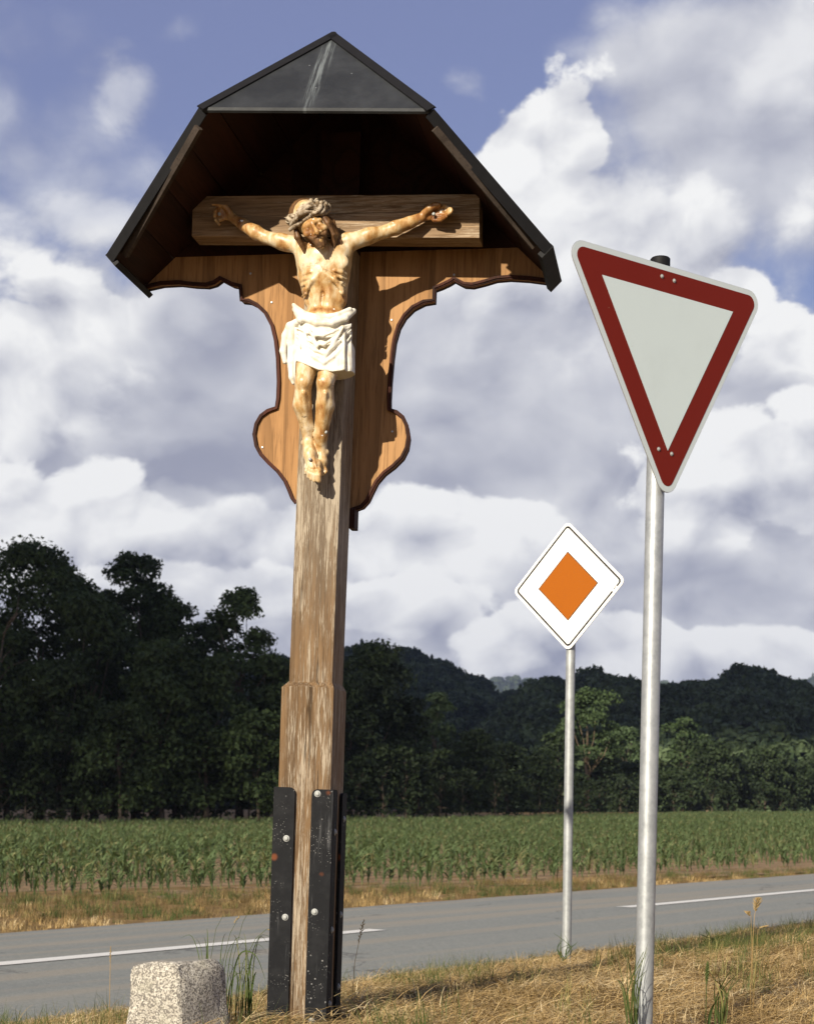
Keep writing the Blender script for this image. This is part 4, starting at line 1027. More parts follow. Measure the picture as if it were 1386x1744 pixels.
# ------------------------------------------------------------------ instancing for what nobody could count (grass, crop, far woods)
def scatter(name, mats_meshes, pts, rots, scales, vidx, kind_label=None):
    """one object that scatters plant meshes over points with geometry nodes"""
    me = bpy.data.meshes.new(name); n = len(pts)
    me.vertices.add(n); me.vertices.foreach_set('co', np.asarray(pts, np.float32).ravel())
    for nm, typ, arr in (('rot', 'FLOAT_VECTOR', rots), ('scl', 'FLOAT', scales), ('vi', 'INT', vidx)):
        a = me.attributes.new(nm, typ, 'POINT'); a.data.foreach_set('vector' if typ == 'FLOAT_VECTOR' else 'value', np.asarray(arr, np.float32 if typ != 'INT' else np.int32).ravel())
    o = obj(name, me)
    src = bpy.data.collections.new(name + '_source')
    for i, m_ in enumerate(mats_meshes):
        so = bpy.data.objects.new('%s_plant_%02d' % (name, i), m_); src.objects.link(so)
    ng = bpy.data.node_groups.new(name, 'GeometryNodeTree')
    ng.interface.new_socket('Geometry', in_out='INPUT', socket_type='NodeSocketGeometry'); ng.interface.new_socket('Geometry', in_out='OUTPUT', socket_type='NodeSocketGeometry')
    N = ng.nodes; gi = N.new('NodeGroupInput'); go = N.new('NodeGroupOutput')
    ci = N.new('GeometryNodeCollectionInfo'); ci.inputs[0].default_value = src; ci.inputs['Separate Children'].default_value = True; ci.inputs['Reset Children'].default_value = True
    ip = N.new('GeometryNodeInstanceOnPoints'); ip.inputs['Pick Instance'].default_value = True
    def attr(nm, typ):
        a = N.new('GeometryNodeInputNamedAttribute'); a.data_type = typ; a.inputs['Name'].default_value = nm; return a.outputs['Attribute']
    e2r = N.new('FunctionNodeEulerToRotation')
    L = ng.links; L.new(gi.outputs[0], ip.inputs['Points']); L.new(ci.outputs[0], ip.inputs['Instance'])
    L.new(attr('vi', 'INT'), ip.inputs['Instance Index']); L.new(attr('rot', 'FLOAT_VECTOR'), e2r.inputs[0]); L.new(e2r.outputs[0], ip.inputs['Rotation'])
    L.new(attr('scl', 'FLOAT'), ip.inputs['Scale']); L.new(ip.outputs[0], go.inputs[0])
    md = o.modifiers.new('scatter', 'NODES'); md.node_group = ng
    tag(o, kind='stuff'); return o

rng = np.random.default_rng(11)
def blades(n, spread, h0, h1, w, lean, curve, seg=3, seed=0, flatness=0.0):
    """a tuft of curved blades; flatness lays them down"""
    g = np.random.default_rng(seed); V = []; F_ = []
    for i in range(n):
        a = g.uniform(0, 2 * np.pi); rad = spread * math.sqrt(g.random()); b = np.array([math.cos(a) * rad, math.sin(a) * rad, g.uniform(-.01, .01) + flatness * g.uniform(0, .035)])
        h = g.uniform(h0, h1); az = g.uniform(0, 2 * np.pi); ln = abs(g.normal(lean, lean * .5 + .05)) if flatness == 0 else g.uniform(1.15, 1.6)
        d = np.array([math.cos(az), math.sin(az), 0]); sd_ = np.array([-d[1], d[0], 0]); sd_ = sd_ * math.cos(g.uniform(0, 1)) + np.array([0, 0, .2])
        k = len(V); p = b.copy(); ang = ln * (.5 if flatness == 0 else .92); c = curve * g.uniform(.4, 1.6)
        for j in range(seg + 1):
            ww = w * (1 - j / seg * .85) * g.uniform(.8, 1.2)
            V.append(p - sd_ * ww / 2); V.append(p + sd_ * ww / 2)
            p = p + (d * math.sin(ang) + np.array([0, 0, math.cos(ang)])) * h / seg; ang = min(ang + ln * .5 / seg + c / seg, 2.0)
        for j in range(seg): F_.append((k + 2 * j, k + 2 * j + 1, k + 2 * j + 3, k + 2 * j + 2))
    return np.array(V), np.array(F_)
def tuft(name, m, *a, **k):
    me = mesh_np(name, *blades(*a, **k)); me.materials.append(m); return me

def build_near_grass():
    kinds = []
    for i in range(4): kinds.append(tuft('straw_mat', M['straw'], 54, .11, .07, .20, .0032, .9, .15, 3, 100 + i, 1.0))
    for i in range(3): kinds.append(tuft('straw_mat_brown', M['straw_dark'], 54, .11, .06, .18, .0032, .9, .15, 3, 200 + i, 1.0))
    for i in range(4): kinds.append(tuft('stubble', M['straw'], 26, .07, .04, .10, .0028, .55, .6, 3, 300 + i))
    for i in range(3): kinds.append(tuft('green_tuft', M['grass'], 34, .06, .06, .17, .0032, .40, .7, 4, 400 + i))
    P = []; V = []; S = []
    # dense where the camera sees it, thinner beyond
    n = 34000; s_ = rng.uniform(2.93, 11.5, n); t_ = rng.uniform(-14, 22, n)
    for s, t in zip(s_, t_):
        x, y = xy(s, t)
        if y < 3.9: continue
        px = abs(x / y * FPX)
        if px > 1100 and rng.random() > .25: continue
        if y > 9.5 and rng.random() > .75: continue
        # keep clear of the post, the poles and the stone
        if math.hypot(x + .39, y - 6.1) < .17 or math.hypot(x + .83, y - 5.75) < .16 or math.hypot(x - .77, y - 5.17) < .05: continue
        a = vnoise(x, y, .9, 21) + .5 * vnoise(x, y, 2.7, 5); edge = max(0, 1 - (s - 2.93) / .55)
        u = rng.random()
        if edge > 0 and u < .30 * edge + .03: k = 11 + rng.integers(3)
        elif a > .42 and u < .45: k = 11 + rng.integers(3)
        elif a < -.30 and u < .6: k = 4 + rng.integers(3)
        elif u < .72: k = rng.integers(4)
        elif u < .84: k = 4 + rng.integers(3)
        elif u < .96: k = 7 + rng.integers(4)
        else: k = 11 + rng.integers(3)
        P.append((x, y, ground_z(x, y) - .004)); V.append(k); S.append(rng.uniform(.75, 1.3) * (1.0 if s > 3.3 else .6))
    Rr = np.stack([rng.normal(0, .10, len(P)), rng.normal(0, .10, len(P)), rng.uniform(0, 6.28, len(P))], 1)
    scatter('dry_grass', kinds, P, Rr, S, V)
build_near_grass()

def build_far_verge():
    kinds = [tuft('verge_tuft', M['straw_dark'], 30, .16, .07, .20, .010, .5, .5, 2, 500 + i) for i in range(3)] + [tuft('verge_tuft_pale', M['straw'], 28, .16, .07, .18, .010, .6, .5, 2, 520 + i) for i in range(2)] + [tuft('verge_tuft_green', M['grass_deep'], 30, .15, .07, .22, .010, .45, .5, 2, 540 + i) for i in range(3)]
    P = []; V = []; S = []
    for _ in range(16000):
        t = rng.uniform(-22, 75); x0, y0 = xy(-2.86, t)
        s = -2.86 - abs(rng.uniform(0, 6.0)); x, y = xy(s, t)
        if y > field_near(x) + .2 or y < 8: continue
        if abs(x / max(y, 1) * FPX) > 1300: continue
        a = vnoise(x, y, .35, 9) + .4 * vnoise(x, y, 1.3, 3); near = (s + 2.86) / -1.6
        u = rng.random() + a * .5 - .25 * max(0, 1 - near)
        k = 5 + rng.integers(3) if u > .66 else (rng.integers(3) if u > -.02 else 3 + rng.integers(2))
        P.append((x, y, ground_z(x, y) - .005)); V.append(k); S.append(rng.uniform(.40, .85) * (.6 if s > -3.1 else 1))
    Rr = np.stack([np.zeros(len(P)), np.zeros(len(P)), rng.uniform(0, 6.28, len(P))], 1)
    scatter('verge_grass', kinds, P, Rr, S, V)
build_far_verge()

# ------------------------------------------------------------------ single tall grasses
def ribbon(pts, w0, bm):
    P = [Vector(q) for q in pts]; Q = []
    for i in range(len(P) - 1):
        a, b, c, d = P[max(i - 1, 0)], P[i], P[i + 1], P[min(i + 2, len(P) - 1)]
        for k in range(4):
            t = k / 4; Q.append(.5 * ((2 * b) + (c - a) * t + (2 * a - 5 * b + 4 * c - d) * t * t + (3 * b - a - 3 * c + d) * t ** 3))
    Q.append(P[-1]); n = len(Q); pr = None
    for i, q in enumerate(Q):
        t = (Q[min(i + 1, n - 1)] - Q[max(i - 1, 0)]).normalized(); sd_ = t.cross(Vector((.25, -1, .1))).normalized(); u = i / (n - 1)
        w_ = w0 * (.55 + .45 * min(1, u * 4)) * (1 - u ** 2.2 * .92) / 2
        c = [bm.verts.new(q - sd_ * w_), bm.verts.new(q + Vector((0, w_ * .5, 0))), bm.verts.new(q + sd_ * w_)]
        if pr: bm.faces.new((pr[0], pr[1], c[1], c[0])); bm.faces.new((pr[1], pr[2], c[2], c[1]))
        pr = c
def grass_plant(name, label, depth, leaves, stems=(), seeds=(), leafm='grass_deep', stemm='grass', foot=None, group=None, seedm='seed'):
    """leaves and stems are runs of photo pixels at the depth where the plant is rooted"""
    f = foot or (leaves or stems)[0][0][0]; b = ray(f[0], f[1], depth); b.z = min(b.z, ground_z(b.x, b.y))
    root = empty(name, b); tag(root, label, 'grass', group); g = random.Random(int(f[0]))
    def loc(q, k): return ray(q[0], q[1], depth + (g.uniform(-.06, .06) * k)) - b
    for pts, w_ in leaves:
        bm = bmesh.new(); kk = [loc(q, i) for i, q in enumerate(pts)]; kk[0].z = min(kk[0].z, .0); ribbon(kk, w_, bm); obj('leaf', bm_mesh('leaf', bm, True), M[leafm], root)
    for pts, w_ in stems:
        kk = [loc(q, 0) for q in pts]; kk[0].z = min(kk[0].z, .0); obj('stalk', bm_mesh('stalk', tube(kk, [w_ * (1 - .5 * i / (len(kk) - 1)) for i in range(len(kk))], 6), True), M[stemm], root)
    for (x, y, dx, dy, w_, n) in seeds:      # spikelets packed round an axis from (x, y) to (x+dx, y+dy)
        bm = bmesh.new(); a = loc((x, y), 0); c = loc((x + dx, y + dy), 0); ax = (c - a)
        for i in range(n):
            u = (i + .5) / n; o_ = a + ax * u; az = i * 2.4; r_ = w_ * math.sin(math.pi * (.12 + .8 * u))
            d = Vector((math.cos(az), math.sin(az), 0)) * r_ + ax.normalized() * r_ * 1.1
            tube([o_, o_ + d * .6, o_ + d * 1.25], [.0012, .0026, .0004], 5, bm)
        obj('seed_head', bm_mesh('seed_head', bm, True), M[seedm], root)
gr = random.Random(4); lv = []
for k in range(38):
    x0 = 345 + 84 * gr.random(); y0 = 1722 - gr.random() * 18; hgt = gr.uniform(50, 140); ben = gr.uniform(-34, 44) + (x0 - 385) * .25
    lv.append(([(x0, y0), (x0 + ben * .12, y0 - hgt * .5), (x0 + ben * .5, y0 - hgt * .9), (x0 + ben, y0 - hgt * (1.0 - gr.uniform(0, .22) * (abs(ben) > 18)))], gr.uniform(.0025, .005)))
lv += [([(390, 1712), (398, 1660), (412, 1622), (436, 1628), (452, 1668)], .007), ([(420, 1705), (431, 1672), (437, 1655)], .010), ([(425, 1707), (424, 1685), (421, 1664)], .011)]
grass_plant('grass_clump', 'clump of long green grass with arching stems between stone and post', 6.2, lv, [([(372, 1712), (380, 1640), (392, 1590), (404, 1568)], .0014), ([(398, 1712), (414, 1640), (436, 1598), (455, 1582), (476, 1590)], .0015), ([(362, 1712), (358, 1640), (368, 1582), (380, 1560)], .0013), ([(385, 1715), (398, 1630), (414, 1570), (424, 1552)], .0013)], [(455, 1583, 24, 4, .012, 16), (462, 1586, 18, 18, .012, 14), (398, 1572, 10, -12, .006, 8)], foot=(388, 1712), leafm='grass_long')
grass_plant('grass_stalk', 'single thin straw-coloured stalk standing left of granite block', 6.3, [], [([(186, 1716), (188, 1660), (189, 1612)], .0016)], [(188, 1640, 1, -28, .004, 14)], stemm='straw')
grass_plant('grass_stalk', 'thin leaning stalk with sparse seed head against grey asphalt by post', 6.6, [], [([(598, 1690), (604, 1640), (613, 1596), (618, 1572)], .0015)], [(610, 1606, 10, -40, .009, 18)], stemm='straw')
grass_plant('grass_stalk', 'stalk with three brown tufted seed clusters against asphalt', 6.0, [], [([(1276, 1700), (1279, 1640), (1284, 1560), (1288, 1540)], .0014), ([(1283, 1566), (1278, 1560), (1274, 1556)], .0010), ([(1281, 1600), (1290, 1584), (1298, 1577)], .0009)], [(1285, 1552, 5, -22, .016, 30), (1276, 1560, -3, -6, .011, 16), (1292, 1580, 12, -3, .010, 16)], stemm='straw')
grass_plant('grass_stalk', 'pale green spike of grass with dense cylindrical head', 5.2, [([(1200, 1744), (1210, 1722), (1228, 1696)], .012)], [([(1200, 1750), (1202, 1690), (1204, 1640)], .0020)], [(1202.5, 1676, 2, -38, .0065, 44)], stemm='grass', seedm='grass')
lv = [([(1228 + gr.uniform(-10, 10), 1748), (1228 + gr.uniform(-12, 12), 1700), (1232 + gr.uniform(-34, 34), 1650 + gr.uniform(-20, 30))], gr.uniform(.004, .007)) for k in range(11)]
grass_plant('grass_clump', 'upright green and yellow grass tuft beside the pale green spike', 5.3, lv, leafm='grass', foot=(1228, 1748))
lv = [([(1082 + gr.uniform(-16, 10), 1748), (1076 + gr.uniform(-16, 12), 1690), (1080 + gr.uniform(-34, 26), 1610 + gr.uniform(-18, 60))], gr.uniform(.003, .0055)) for k in range(16)]
grass_plant('grass_clump', 'long thin grass blades at the foot of the triangle sign pole', 5.05, lv, leafm='grass', foot=(1080, 1748))
lv = [([(958 + gr.uniform(-14, 16), 1640), (957 + gr.uniform(-16, 18), 1618), (958 + gr.uniform(-24, 26), 1592 + gr.uniform(-8, 20))], gr.uniform(.004, .007)) for k in range(9)]
grass_plant('grass_clump', 'dark grass tuft round the foot of the diamond sign pole', 10.0, lv, leafm='grass_deep', foot=(958, 1640))
lv = [([(1220 + gr.uniform(-22, 22), 1630), (1220 + gr.uniform(-24, 24), 1608), (1222 + gr.uniform(-36, 36), 1584 + gr.uniform(-6, 22))], gr.uniform(.006, .010)) for k in range(30)]
grass_plant('grass_clump', 'bushy dark green tuft on the verge inside the hood shadow', 10.2, lv, leafm='grass_deep', foot=(1220, 1632))

# ------------------------------------------------------------------ maize
def corn_mesh(seed, h):
    g = random.Random(seed); bm = bmesh.new(); uvw = []
    n = 6
    st_pts = [Vector((math.sin(i) * .006, math.cos(i * 1.7) * .006, h * .72 * i / n)) for i in range(n + 1)]
    tube(st_pts, [.014 - .009 * i / n for i in range(n + 1)], 5, bm)
    base_az = g.uniform(0, 6.28); nl = 9
    for k in range(nl):
        z = h * (.08 + .64 * k / nl); az = base_az + (k % 2) * math.pi + g.uniform(-.35, .35)
        L = h * g.uniform(.52, .80) * (1 - .25 * abs(k / nl - .45)); wd = g.uniform(.024, .036)
        d = Vector((math.cos(az), math.sin(az), 0)); sd_ = Vector((-d.y, d.x, 0)); p = Vector((0, 0, z)); ang = g.uniform(.18, .50); pr = None; seg = 5; drop = g.uniform(.7, 1.7)
        for j in range(seg + 1):
            u = j / seg; ww = wd * (math.sin(math.pi * (.18 + .80 * u)) ** .8 if u < 1 else .04)
            tw = sd_ * ww / 2 + Vector((0, 0, ww * .18))
            c = [bm.verts.new(p - tw), bm.verts.new(p + Vector((0, 0, -ww * .15))), bm.verts.new(p + sd_ * ww / 2 + Vector((0, 0, ww * .18)))]
            if pr:
                bm.faces.new((pr[0], pr[1], c[1], c[0])); bm.faces.new((pr[1], pr[2], c[2], c[1]))
            pr = c; p = p + (d * math.sin(ang) + Vector((0, 0, math.cos(ang)))) * L / seg; ang += drop / seg
    me = bm_mesh('maize_plant', bm); me.materials.append(M['corn']); return me
def build_corn():
    var = [corn_mesh(i, .29 + .04 * (i % 4)) for i in range(7)]
    P = []
    d = Vector((.69, .724, 0)); nrm = Vector((-.724, .69, 0))      # rows run nearly with the road
    o = Vector((.07, 25.5, 0)); rows = 330
    for r_ in range(rows):
        off = r_ * .76; step = .21 if off < 30 else (.26 if off < 60 else .36)
        if off > 45 and r_ % 2: continue
        k = np.arange(-90, 330, step)
        k = k + rng.normal(0, .035, len(k)); jit = rng.normal(0, .03, len(k))
        X = o.x + d.x * k + nrm.x * (off + jit); Y = o.y + d.y * k + nrm.y * (off + jit)
        ok = (Y > np.interp(X, FEX, FEY) + .15) & (Y < np.interp(X, FFX, FFY) - 1) & (np.abs(X) < Y * .45 + 8) & (rng.random(len(k)) < .93)
        P.append(np.stack([X[ok], Y[ok]], 1))
    P = np.concatenate(P); dist = P[:, 1]
    extra = P[:, 1] > 70
    P = P[~extra | (rng.random(len(P)) < .75)]
    order = np.argsort(P[:, 1] - np.interp(P[:, 0], FEX, FEY) + (np.abs(P[:, 0] / P[:, 1]) > .27) * 1000)     # the front rows the photograph shows largest
    P = P[order]; z = .01
    root_label = 'young green maize plant at the front edge of the field'
    for i in range(300):
        m_ = corn_obj = obj('maize_plant', var[i % 7], None, None, (P[i, 0], P[i, 1], z), (rng.normal(0, .06), rng.normal(0, .06), rng.uniform(0, 6.28)))
        s = rng.uniform(.62, 1.02); m_.scale = (s, s, s); tag(m_, root_label, 'maize', 'maize plants along the front of the field')
    Q = P[300:]; n = len(Q)
    sc = rng.uniform(.72, 1.12, n) * (1 + .10 * np.sin(Q[:, 0] * .11 + Q[:, 1] * .07)); far = np.clip((Q[:, 1] - 60) / 60, 0, 1)
    scatter('maize_crop', var, np.stack([Q[:, 0], Q[:, 1], np.full(n, z)], 1), np.stack([rng.normal(0, .06, n), rng.normal(0, .06, n), rng.uniform(0, 6.28, n)], 1), sc * (1 + .3 * far), rng.integers(0, 7, n))
    print('maize', n)
build_corn()

# ------------------------------------------------------------------ trees beyond the field
def crown_mesh(name, seed, H, rad, cb, nleaf, leaf, nl=46, squash=1.0, airy=0.0):
    """leaf clumps over many lobes inside an uneven crown; base at z=0"""
    g = np.random.default_rng(seed); h0 = H * cb; hh = H - h0; lob = []
    nl = int(nl * (1 + .6 * max(0, hh / (2 * rad) - 1)))
    ph = g.uniform(0, 6.28, 3)
    for i in range(nl):
        u = ((i + g.random()) / nl) ** .8; az = g.uniform(0, 2 * np.pi)
        pr = math.sqrt(max(.02, 1 - ((u - .42) / .60) ** 2)) if u > .42 else .80 + .20 * (u / .42)
        pr *= 1 + .16 * math.sin(2 * az + ph[0]) + .10 * math.sin(3 * az + ph[1] + 5 * u)
        q = g.uniform(.15, 1.0) ** .5 * (.80 if airy == 0 else .92)
        r_ = rad * g.uniform(.28, .44) * (1 - .30 * airy)
        z_ = h0 + hh * u
        lob.append((math.cos(az) * rad * pr * q, math.sin(az) * rad * pr * q, min(max(z_, h0 + r_ * .5), H - r_ * .75), r_))
    lob = np.array(lob); w_ = lob[:, 3] ** 2; w_ /= w_.sum(); li = g.choice(nl, nleaf, p=w_)
    d = g.normal(size=(nleaf, 3)); d /= np.linalg.norm(d, axis=1)[:, None]; d[:, 2] = np.where(d[:, 2] < -.3, -d[:, 2], d[:, 2])
    sh = g.uniform(.55, 1.06, nleaf) ** .6
    sp = 1 + .22 * np.sin(d @ np.array([5.1, 3.3, 4.2]) * 2 + li * 1.7)
    C = lob[li, :3] + d * (lob[li, 3] * sh * sp)[:, None] * np.array([1, 1, .85 * squash])
    nrm = d * .9 + g.normal(0, .55, (nleaf, 3)); nrm /= np.linalg.norm(nrm, axis=1)[:, None]
    a = np.cross(nrm, g.normal(size=(nleaf, 3))); a /= np.linalg.norm(a, axis=1)[:, None]; b = np.cross(nrm, a)
    sz = leaf * g.uniform(.55, 1.35, nleaf)[:, None] * .5
    V = np.stack([C - a * sz * 1.3, C - b * sz * .75 + nrm * sz * .25, C + a * sz * 1.3, C + b * sz * .75 + nrm * sz * .25], 1).reshape(-1, 3)
    return mesh_np(name, V, np.arange(nleaf * 4).reshape(-1, 4)), lob
def trunk_mesh(seed, H, rad, lob, tr, bare=False):
    g = random.Random(seed); bm = bmesh.new(); top = H * (.62 if not bare else .55)
    n = 7; wob = [Vector((g.uniform(-.02, .02) * H * i / n, g.uniform(-.02, .02) * H * i / n, top * i / n)) for i in range(n + 1)]
    tube(wob, [tr * (1.25 if i == 0 else 1) * (1 - .72 * i / n) for i in range(n + 1)], 8, bm)
    idx = list(range(len(lob))); g.shuffle(idx)
    for k in idx[:9]:
        c = Vector(lob[k][:3]); i = min(n, max(2, int(n * min(1, (c.z * (.62 if not bare else .55)) / top)))); a = wob[i]
        m_ = a.lerp(c, .5) + Vector((g.uniform(-.04, .04) * H, g.uniform(-.04, .04) * H, .02 * H))
        r0 = tr * (1 - .72 * i / n) * (.34 if bare else .65); tube([a, m_, c], [r0, r0 * .6, r0 * .2], 6, bm)
    return bm_mesh('trunk', bm, True)
def tree(name, px, top, hw, dist, leafm, label, cat='tree', group=None, cb=.06, bark='bark', seed=0, airy=0.0, leaf=.30, dens=1.0, tr=None):
    p = ray(px, HY, dist); H = (HY - top) / FPX * dist + 1.3; rad = hw / FPX * dist
    root = empty(name, (p.x, p.y, 0), (0, 0, 0)); tag(root, label, cat, group)
    sz = leaf * max(1, dist / 150); area = 2 * math.pi * rad * H * (1 - cb)
    n = int(min(24000, area / (sz * sz) * 3.0 * dens * (1 - .35 * airy)))
    me, lob = crown_mesh('crown', seed, H, rad, cb, n, sz, 40 if airy == 0 else 26, airy=airy)
    me.materials.append(M[leafm])
    cr_ = bpy.data.objects.new('crown', me); link(cr_, root)
    obj('trunk', trunk_mesh(seed, H, rad, lob, tr or H * .017, cb > .3), M[bark], root)
    return root
WG = 'trees of the dark wood behind the field'; BG = 'trees along the far field edge'
tree('broadleaf_tree', 66, 930, 108, 124, 'leaf_dark', 'tallest broad dome of the dark wood behind the maize', group=WG, seed=1)
tree('broadleaf_tree', 232, 945, 66, 129, 'leaf_dark', 'rounded treetop with thin see-through foliage next to tallest dome', group=WG, seed=2, airy=.12)
tree('broadleaf_tree', 408, 1006, 64, 124, 'leaf_mid', 'greener ragged treetop at the end of the dark wood', group=WG, seed=3, airy=.1)
for i, (px, top, hw, d_) in enumerate(((160, 1020, 95, 120), (12, 1075, 80, 118), (300, 1030, 62, 128), (275, 1095, 88, 118), (352, 1120, 74, 119), (105, 1130, 90, 117), (455, 1118, 62, 124), (505, 1140, 50, 131), (205, 1200, 80, 115), (440, 1215, 70, 118), (-90, 985, 90, 122), (-60, 1150, 80, 116), (130, 985, 72, 128), (190, 1010, 60, 132), (268, 1012, 55, 133), (350, 1062, 56, 130), (-200, 1010, 85, 121), (-320, 960, 95, 124), (-430, 1030, 90, 122), (-260, 1140, 85, 116))):
    tree('broadleaf_tree', px, top, hw, d_, 'leaf_dark', 'dark leafy tree packed inside the wood behind the maize', group=WG, seed=20 + i, dens=.85)
tree('broadleaf_tree', 632, 1098, 74, 139, 'leaf_deep', 'tall dark tree at the corner where the field widens', group=BG, seed=4)
tree('broadleaf_tree', 694, 1190, 46, 142, 'leaf_deep', 'lower dark tree leaning out of the field corner', group=BG, seed=5)
tree('broadleaf_tree', 596, 1150, 50, 134, 'leaf_deep', 'dark tree half hidden behind the corner tree', group=BG, seed=6)
tree('broadleaf_tree', 743, 1182, 33, 172, 'leaf_pale', 'slim pale green tree standing out before dark woods', group=BG, seed=7, cb=.12, airy=.2)
tree('broadleaf_tree', 800, 1246, 52, 168, 'leaf_deep', 'low dark bush-like tree beside the slim pale tree', group=BG, seed=8)
for i, (px, top, hw, d_) in enumerate(((862, 1268, 50, 180), (912, 1282, 44, 186), (950, 1250, 40, 205), (1082, 1300, 50, 226), (1250, 1290, 40, 252), (1345, 1298, 48, 262), (760, 1290, 40, 165), (1398, 1285, 40, 268), (1030, 1290, 44, 214), (1150, 1310, 42, 240), (1460, 1280, 60, 268), (1560, 1270, 60, 272), (1660, 1285, 55, 276), (1760, 1270, 60, 282))):
    tree('broadleaf_tree', px, top, hw, d_, 'leaf_deep', 'low dark tree in the line along the far field edge', group=BG, seed=50 + i, dens=.8)
tree('broadleaf_tree', 1000, 1176, 56, 212, 'leaf_mid', 'tall tree with bare pale forked trunk under its crown', group=BG, seed=9, cb=.42, bark='bark_pale', airy=.1, tr=.42)
tree('broadleaf_tree', 1066, 1240, 36, 236, 'leaf_pale', 'small pale tree right beside the bare-trunked tall tree', group=BG, seed=10, cb=.2, airy=.2)
tree('broadleaf_tree', 1160, 1224, 40, 256, 'leaf_mid', 'airy tree with open umbrella crown above the dark round one', group=BG, seed=11, cb=.45, bark='bark_pale', airy=.5, tr=.35)
tree('broadleaf_tree', 1204, 1262, 58, 246, 'leaf_deep', 'dense dark round-headed tree at the far field edge', group=BG, seed=12, cb=.14, bark='bark_pale')
tree('broadleaf_tree', 1302, 1274, 46, 256, 'leaf_deep', 'dark spreading tree last of the far field edge', group=BG, seed=13, cb=.12)
def dead_branches():
    p = ray(12, HY, 116); bm = bmesh.new(); root = empty('dead_tree', (p.x, p.y, 0)); tag(root, 'bare dead tree with pale broken limbs before dark wood', 'dead tree')
    def L(px, py, d=116): q = ray(px, py, d) - root.location; return q
    tr = tube([L(2, 1376), L(4, 1260), L(-2, 1150), L(6, 1090)], [.14, .11, .08, .04], 7); obj('trunk', bm_mesh('trunk', tr, True), M['bark'], root)
    for pts in (((-2, 1160), (18, 1134), (52, 1122)), ((-2, 1140), (8, 1118), (22, 1104)), ((4, 1095), (14, 1062), (36, 1032)), ((14, 1062), (30, 1046), (38, 1042)), ((6, 1080), (28, 1050), (33, 1014))):
        obj('branch', bm_mesh('branch', tube([L(*q) for q in pts], [.06, .045, .015], 6), True), M['bark'], root)
dead_branches()
def low_shrubs():
    k = 0
    for px in range(-460, 1800, 38):
        x = (px - CX) / FPX
        # foot of the wood: find the distance where the line of sight meets the field's end
        d_ = 110.0
        while d_ < 300 and d_ < field_far(x * d_) + 1.2: d_ += .5
        tree('shrub', px + rng.uniform(-12, 12), HY - rng.uniform(2.6, 5.0) / d_ * FPX, rng.uniform(26, 40) * (118 / d_) ** .5, d_, 'leaf_deep', 'low dark shrub at the foot of trees along the field end', 'shrub', 'shrubs at the field end', cb=.02, seed=300 + k, dens=.5); k += 1
low_shrubs()

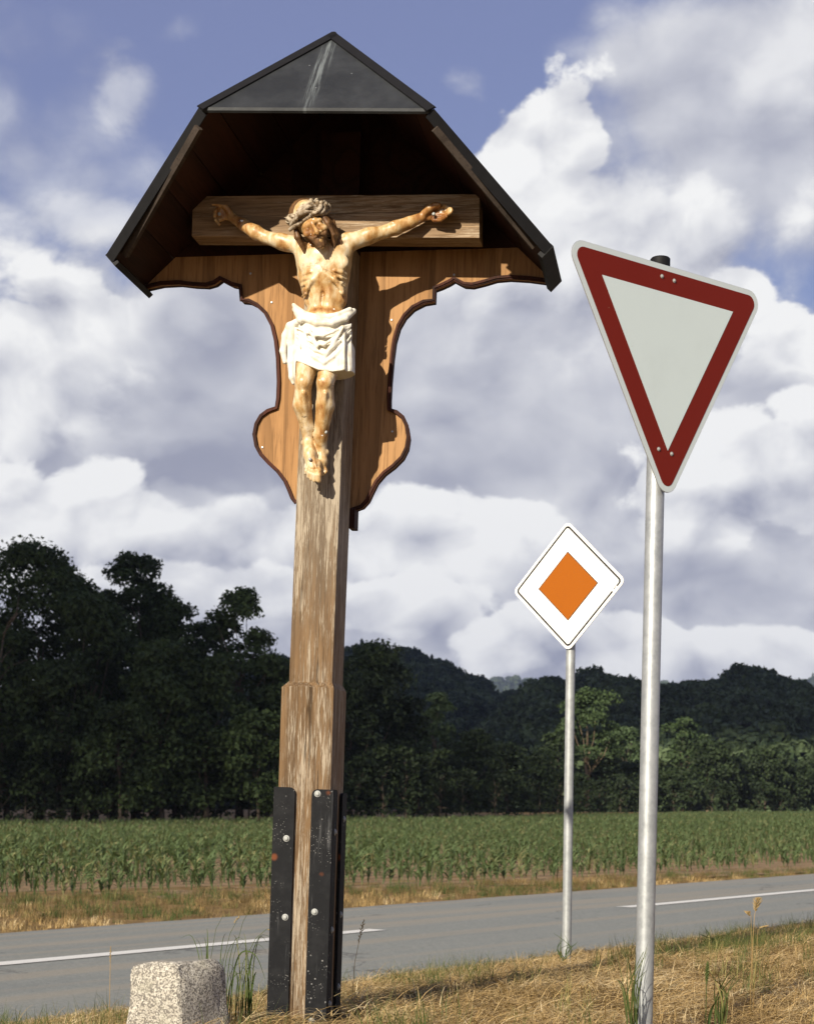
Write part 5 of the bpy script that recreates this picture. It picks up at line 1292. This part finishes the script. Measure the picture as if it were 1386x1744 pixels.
# ------------------------------------------------------------------ wooded hills
def build_hills():
    var = []
    for i in range(5):
        me, _ = crown_mesh('hill_crown', 700 + i, 11, 4.6, .05, 520, 1.15, 16); me.materials.append(M['leaf_hill']); var.append(me)
    for i in range(2):      # pointed spruces among them
        g = np.random.default_rng(800 + i); n = 420; z = g.uniform(0, 1, n) ** .8; a = g.uniform(0, 6.28, n); rr = (1 - z) * 2.6 * g.uniform(.6, 1, n) + .1
        Cc = np.stack([np.cos(a) * rr, np.sin(a) * rr, 1 + z * 11.5], 1); d = np.stack([np.cos(a), np.sin(a), np.full(n, -.4)], 1); t = np.stack([-np.sin(a), np.cos(a), np.zeros(n)], 1)
        V = np.stack([Cc - t * .5, Cc + d * .9, Cc + t * .5, Cc + np.array([0, 0, .6])], 1).reshape(-1, 3)
        me = mesh_np('hill_spruce', V, np.arange(n * 4).reshape(-1, 4)); me.materials.append(M['leaf_hill']); var.append(me)
    specs = [
        ('hill', 300, 640, [(700, 1330), (800, 1290), (870, 1200), (920, 1180), (960, 1172), (1050, 1162), (1120, 1174), (1180, 1171), (1240, 1164), (1290, 1158), (1340, 1166), (1386, 1180), (1460, 1172), (1600, 1150), (1900, 1200)], 5200, 1.0),
        ('hill', 520, 950, [(-500, 1250), (-100, 1190), (300, 1150), (500, 1122), (600, 1107), (690, 1110), (740, 1128), (800, 1149), (850, 1176), (900, 1192), (1000, 1194), (1100, 1190), (1300, 1190), (1700, 1230)], 7000, 1.1),
        ('hill', 3600, 5000, [(-600, 1200), (0, 1180), (500, 1175), (700, 1170), (780, 1166), (850, 1157), (885, 1154), (920, 1162), (936, 1158), (960, 1164), (1000, 1166), (1100, 1170), (1500, 1150), (1900, 1190)], 5600, 3.4),
    ]
    for hi_, (name, d0, d1, prof, n, sc) in enumerate(specs):
        X = np.array([q[0] for q in prof]); Yp = np.array([q[1] for q in prof]); dr = d1
        def hz(px, d):
            top = (HY - np.interp(px, X, Yp)) / FPX * d1 - 12.5 * sc; u = np.clip((d - d0) / (d1 - d0), 0, 1.35)
            return top * np.where(u <= 1, np.sin(u * math.pi / 2) ** 1.15, np.cos((u - 1) * 2.2)) + 1.3 * 0
        pxs = np.linspace(X[0], X[-1], 90); ds = np.linspace(d0 - 25, d0 + (d1 - d0) * 1.3, 26); v = []; f = []
        for px in pxs:
            for d in ds:
                z = float(hz(px, d)) + (6 * sc * vnoise(px * .02, d * .01, 1, hi_) if d > d0 + 20 else 0) - (3 if d < d0 else 0)
                v.append(((px - CX) / FPX * d, d, z))
        for i in range(89):
            for j in range(25): a = i * 26 + j; f.append((a, a + 26, a + 27, a + 1))
        o = obj(name, mesh_from(name, v, f, True), M['hillsoil']); tag(o, kind='structure')
        px = rng.uniform(X[0], X[-1], n); u = rng.uniform(0, 1.06, n) ** .8; d = d0 + (d1 - d0) * u
        z = hz(px, d); x = (px - CX) / FPX * d
        for i in range(n): z[i] += 6 * sc * vnoise(px[i] * .02, d[i] * .01, 1, hi_) if d[i] > d0 + 20 else 0
        vi = np.where(rng.random(n) < (.12 if hi_ != 0 else .03), rng.integers(5, 7, n), rng.integers(0, 5, n))
        o = scatter('hillside_wood', var, np.stack([x, d, z - 1.5 * sc], 1), np.stack([np.zeros(n), np.zeros(n), rng.uniform(0, 6.28, n)], 1), rng.uniform(.75, 1.3, n) * sc, vi)
M['hillsoil'] = flat('wood_floor', (.018, .024, .012), .95, .05)
build_hills()


# ------------------------------------------------------------------ an unseen cloud, added and cut to shape to shade the woods
def build_shade_cloud():
    foot = [(-900, 60), (-300, 92), (-60, 101), (-16, 107), (-2, 124), (-4, 150), (-8, 330), (60, 345), (120, 350), (400, 420), (900, 700), (1300, 1500), (300, 1900), (-900, 1500)]
    ALT = 900.0; sh = SUN_DIR * (ALT / SUN_DIR.z); pts = []
    for (a, b) in zip(foot, foot[1:] + foot[:1]):
        n = max(2, int(math.hypot(b[0] - a[0], b[1] - a[1]) / 12))
        for k in range(n):
            x, y = a[0] + (b[0] - a[0]) * k / n, a[1] + (b[1] - a[1]) * k / n
            pts.append((x + sh.x + 4 * vnoise(x, y, .03, 2), y + sh.y + 4 * vnoise(x, y, .03, 6)))
    bm = bmesh.new(); cx = sum(p[0] for p in pts) / len(pts); cy = sum(p[1] for p in pts) / len(pts)
    lo = [bm.verts.new((x, y, ALT)) for x, y in pts]; mid = [bm.verts.new((cx + (x - cx) * .985, cy + (y - cy) * .985, ALT + 26)) for x, y in pts]
    bm.faces.new(lo[::-1]); bm.faces.new(mid)
    for i in range(len(pts)): j = (i + 1) % len(pts); bm.faces.new((lo[i], lo[j], mid[j], mid[i]))
    g = random.Random(3)
    for k in range(420):
        a = g.random() ** .6 * .9; q = g.choice(pts); x, y = cx + (q[0] - cx) * a, cy + (q[1] - cy) * a; r_ = g.uniform(30, 75) * (1.25 - a)
        mt = Matrix.Translation((x, y, ALT + 24 + r_ * .4)) @ Matrix.Diagonal((r_, r_, r_ * .8, 1))
        bmesh.ops.create_icosphere(bm, subdivisions=2, radius=1, matrix=mt)
    bmesh.ops.triangulate(bm, faces=[f for f in bm.faces if len(f.verts) > 4])
    o = obj('shade_cloud', bm_mesh('shade_cloud', bm, True), flat('shade_cloud_white', (.85, .85, .86), 1, 0)); tag(o, kind='structure')
build_shade_cloud()

# ------------------------------------------------------------------ thin summer haze
def build_haze():
    m, w, out = material('summer_haze')
    pv = w.n('ShaderNodeVolumePrincipled', {'Color': (.62, .72, 1.0), 'Density': 8e-5, 'Anisotropy': .2}); w.L.new(pv.outputs[0], out.inputs['Volume'])
    bm = box_bm(-5200, 5200, -60, 6600, -4, 470); o = obj('haze', bm_mesh('haze', bm), m); tag(o, kind='stuff')
build_haze()
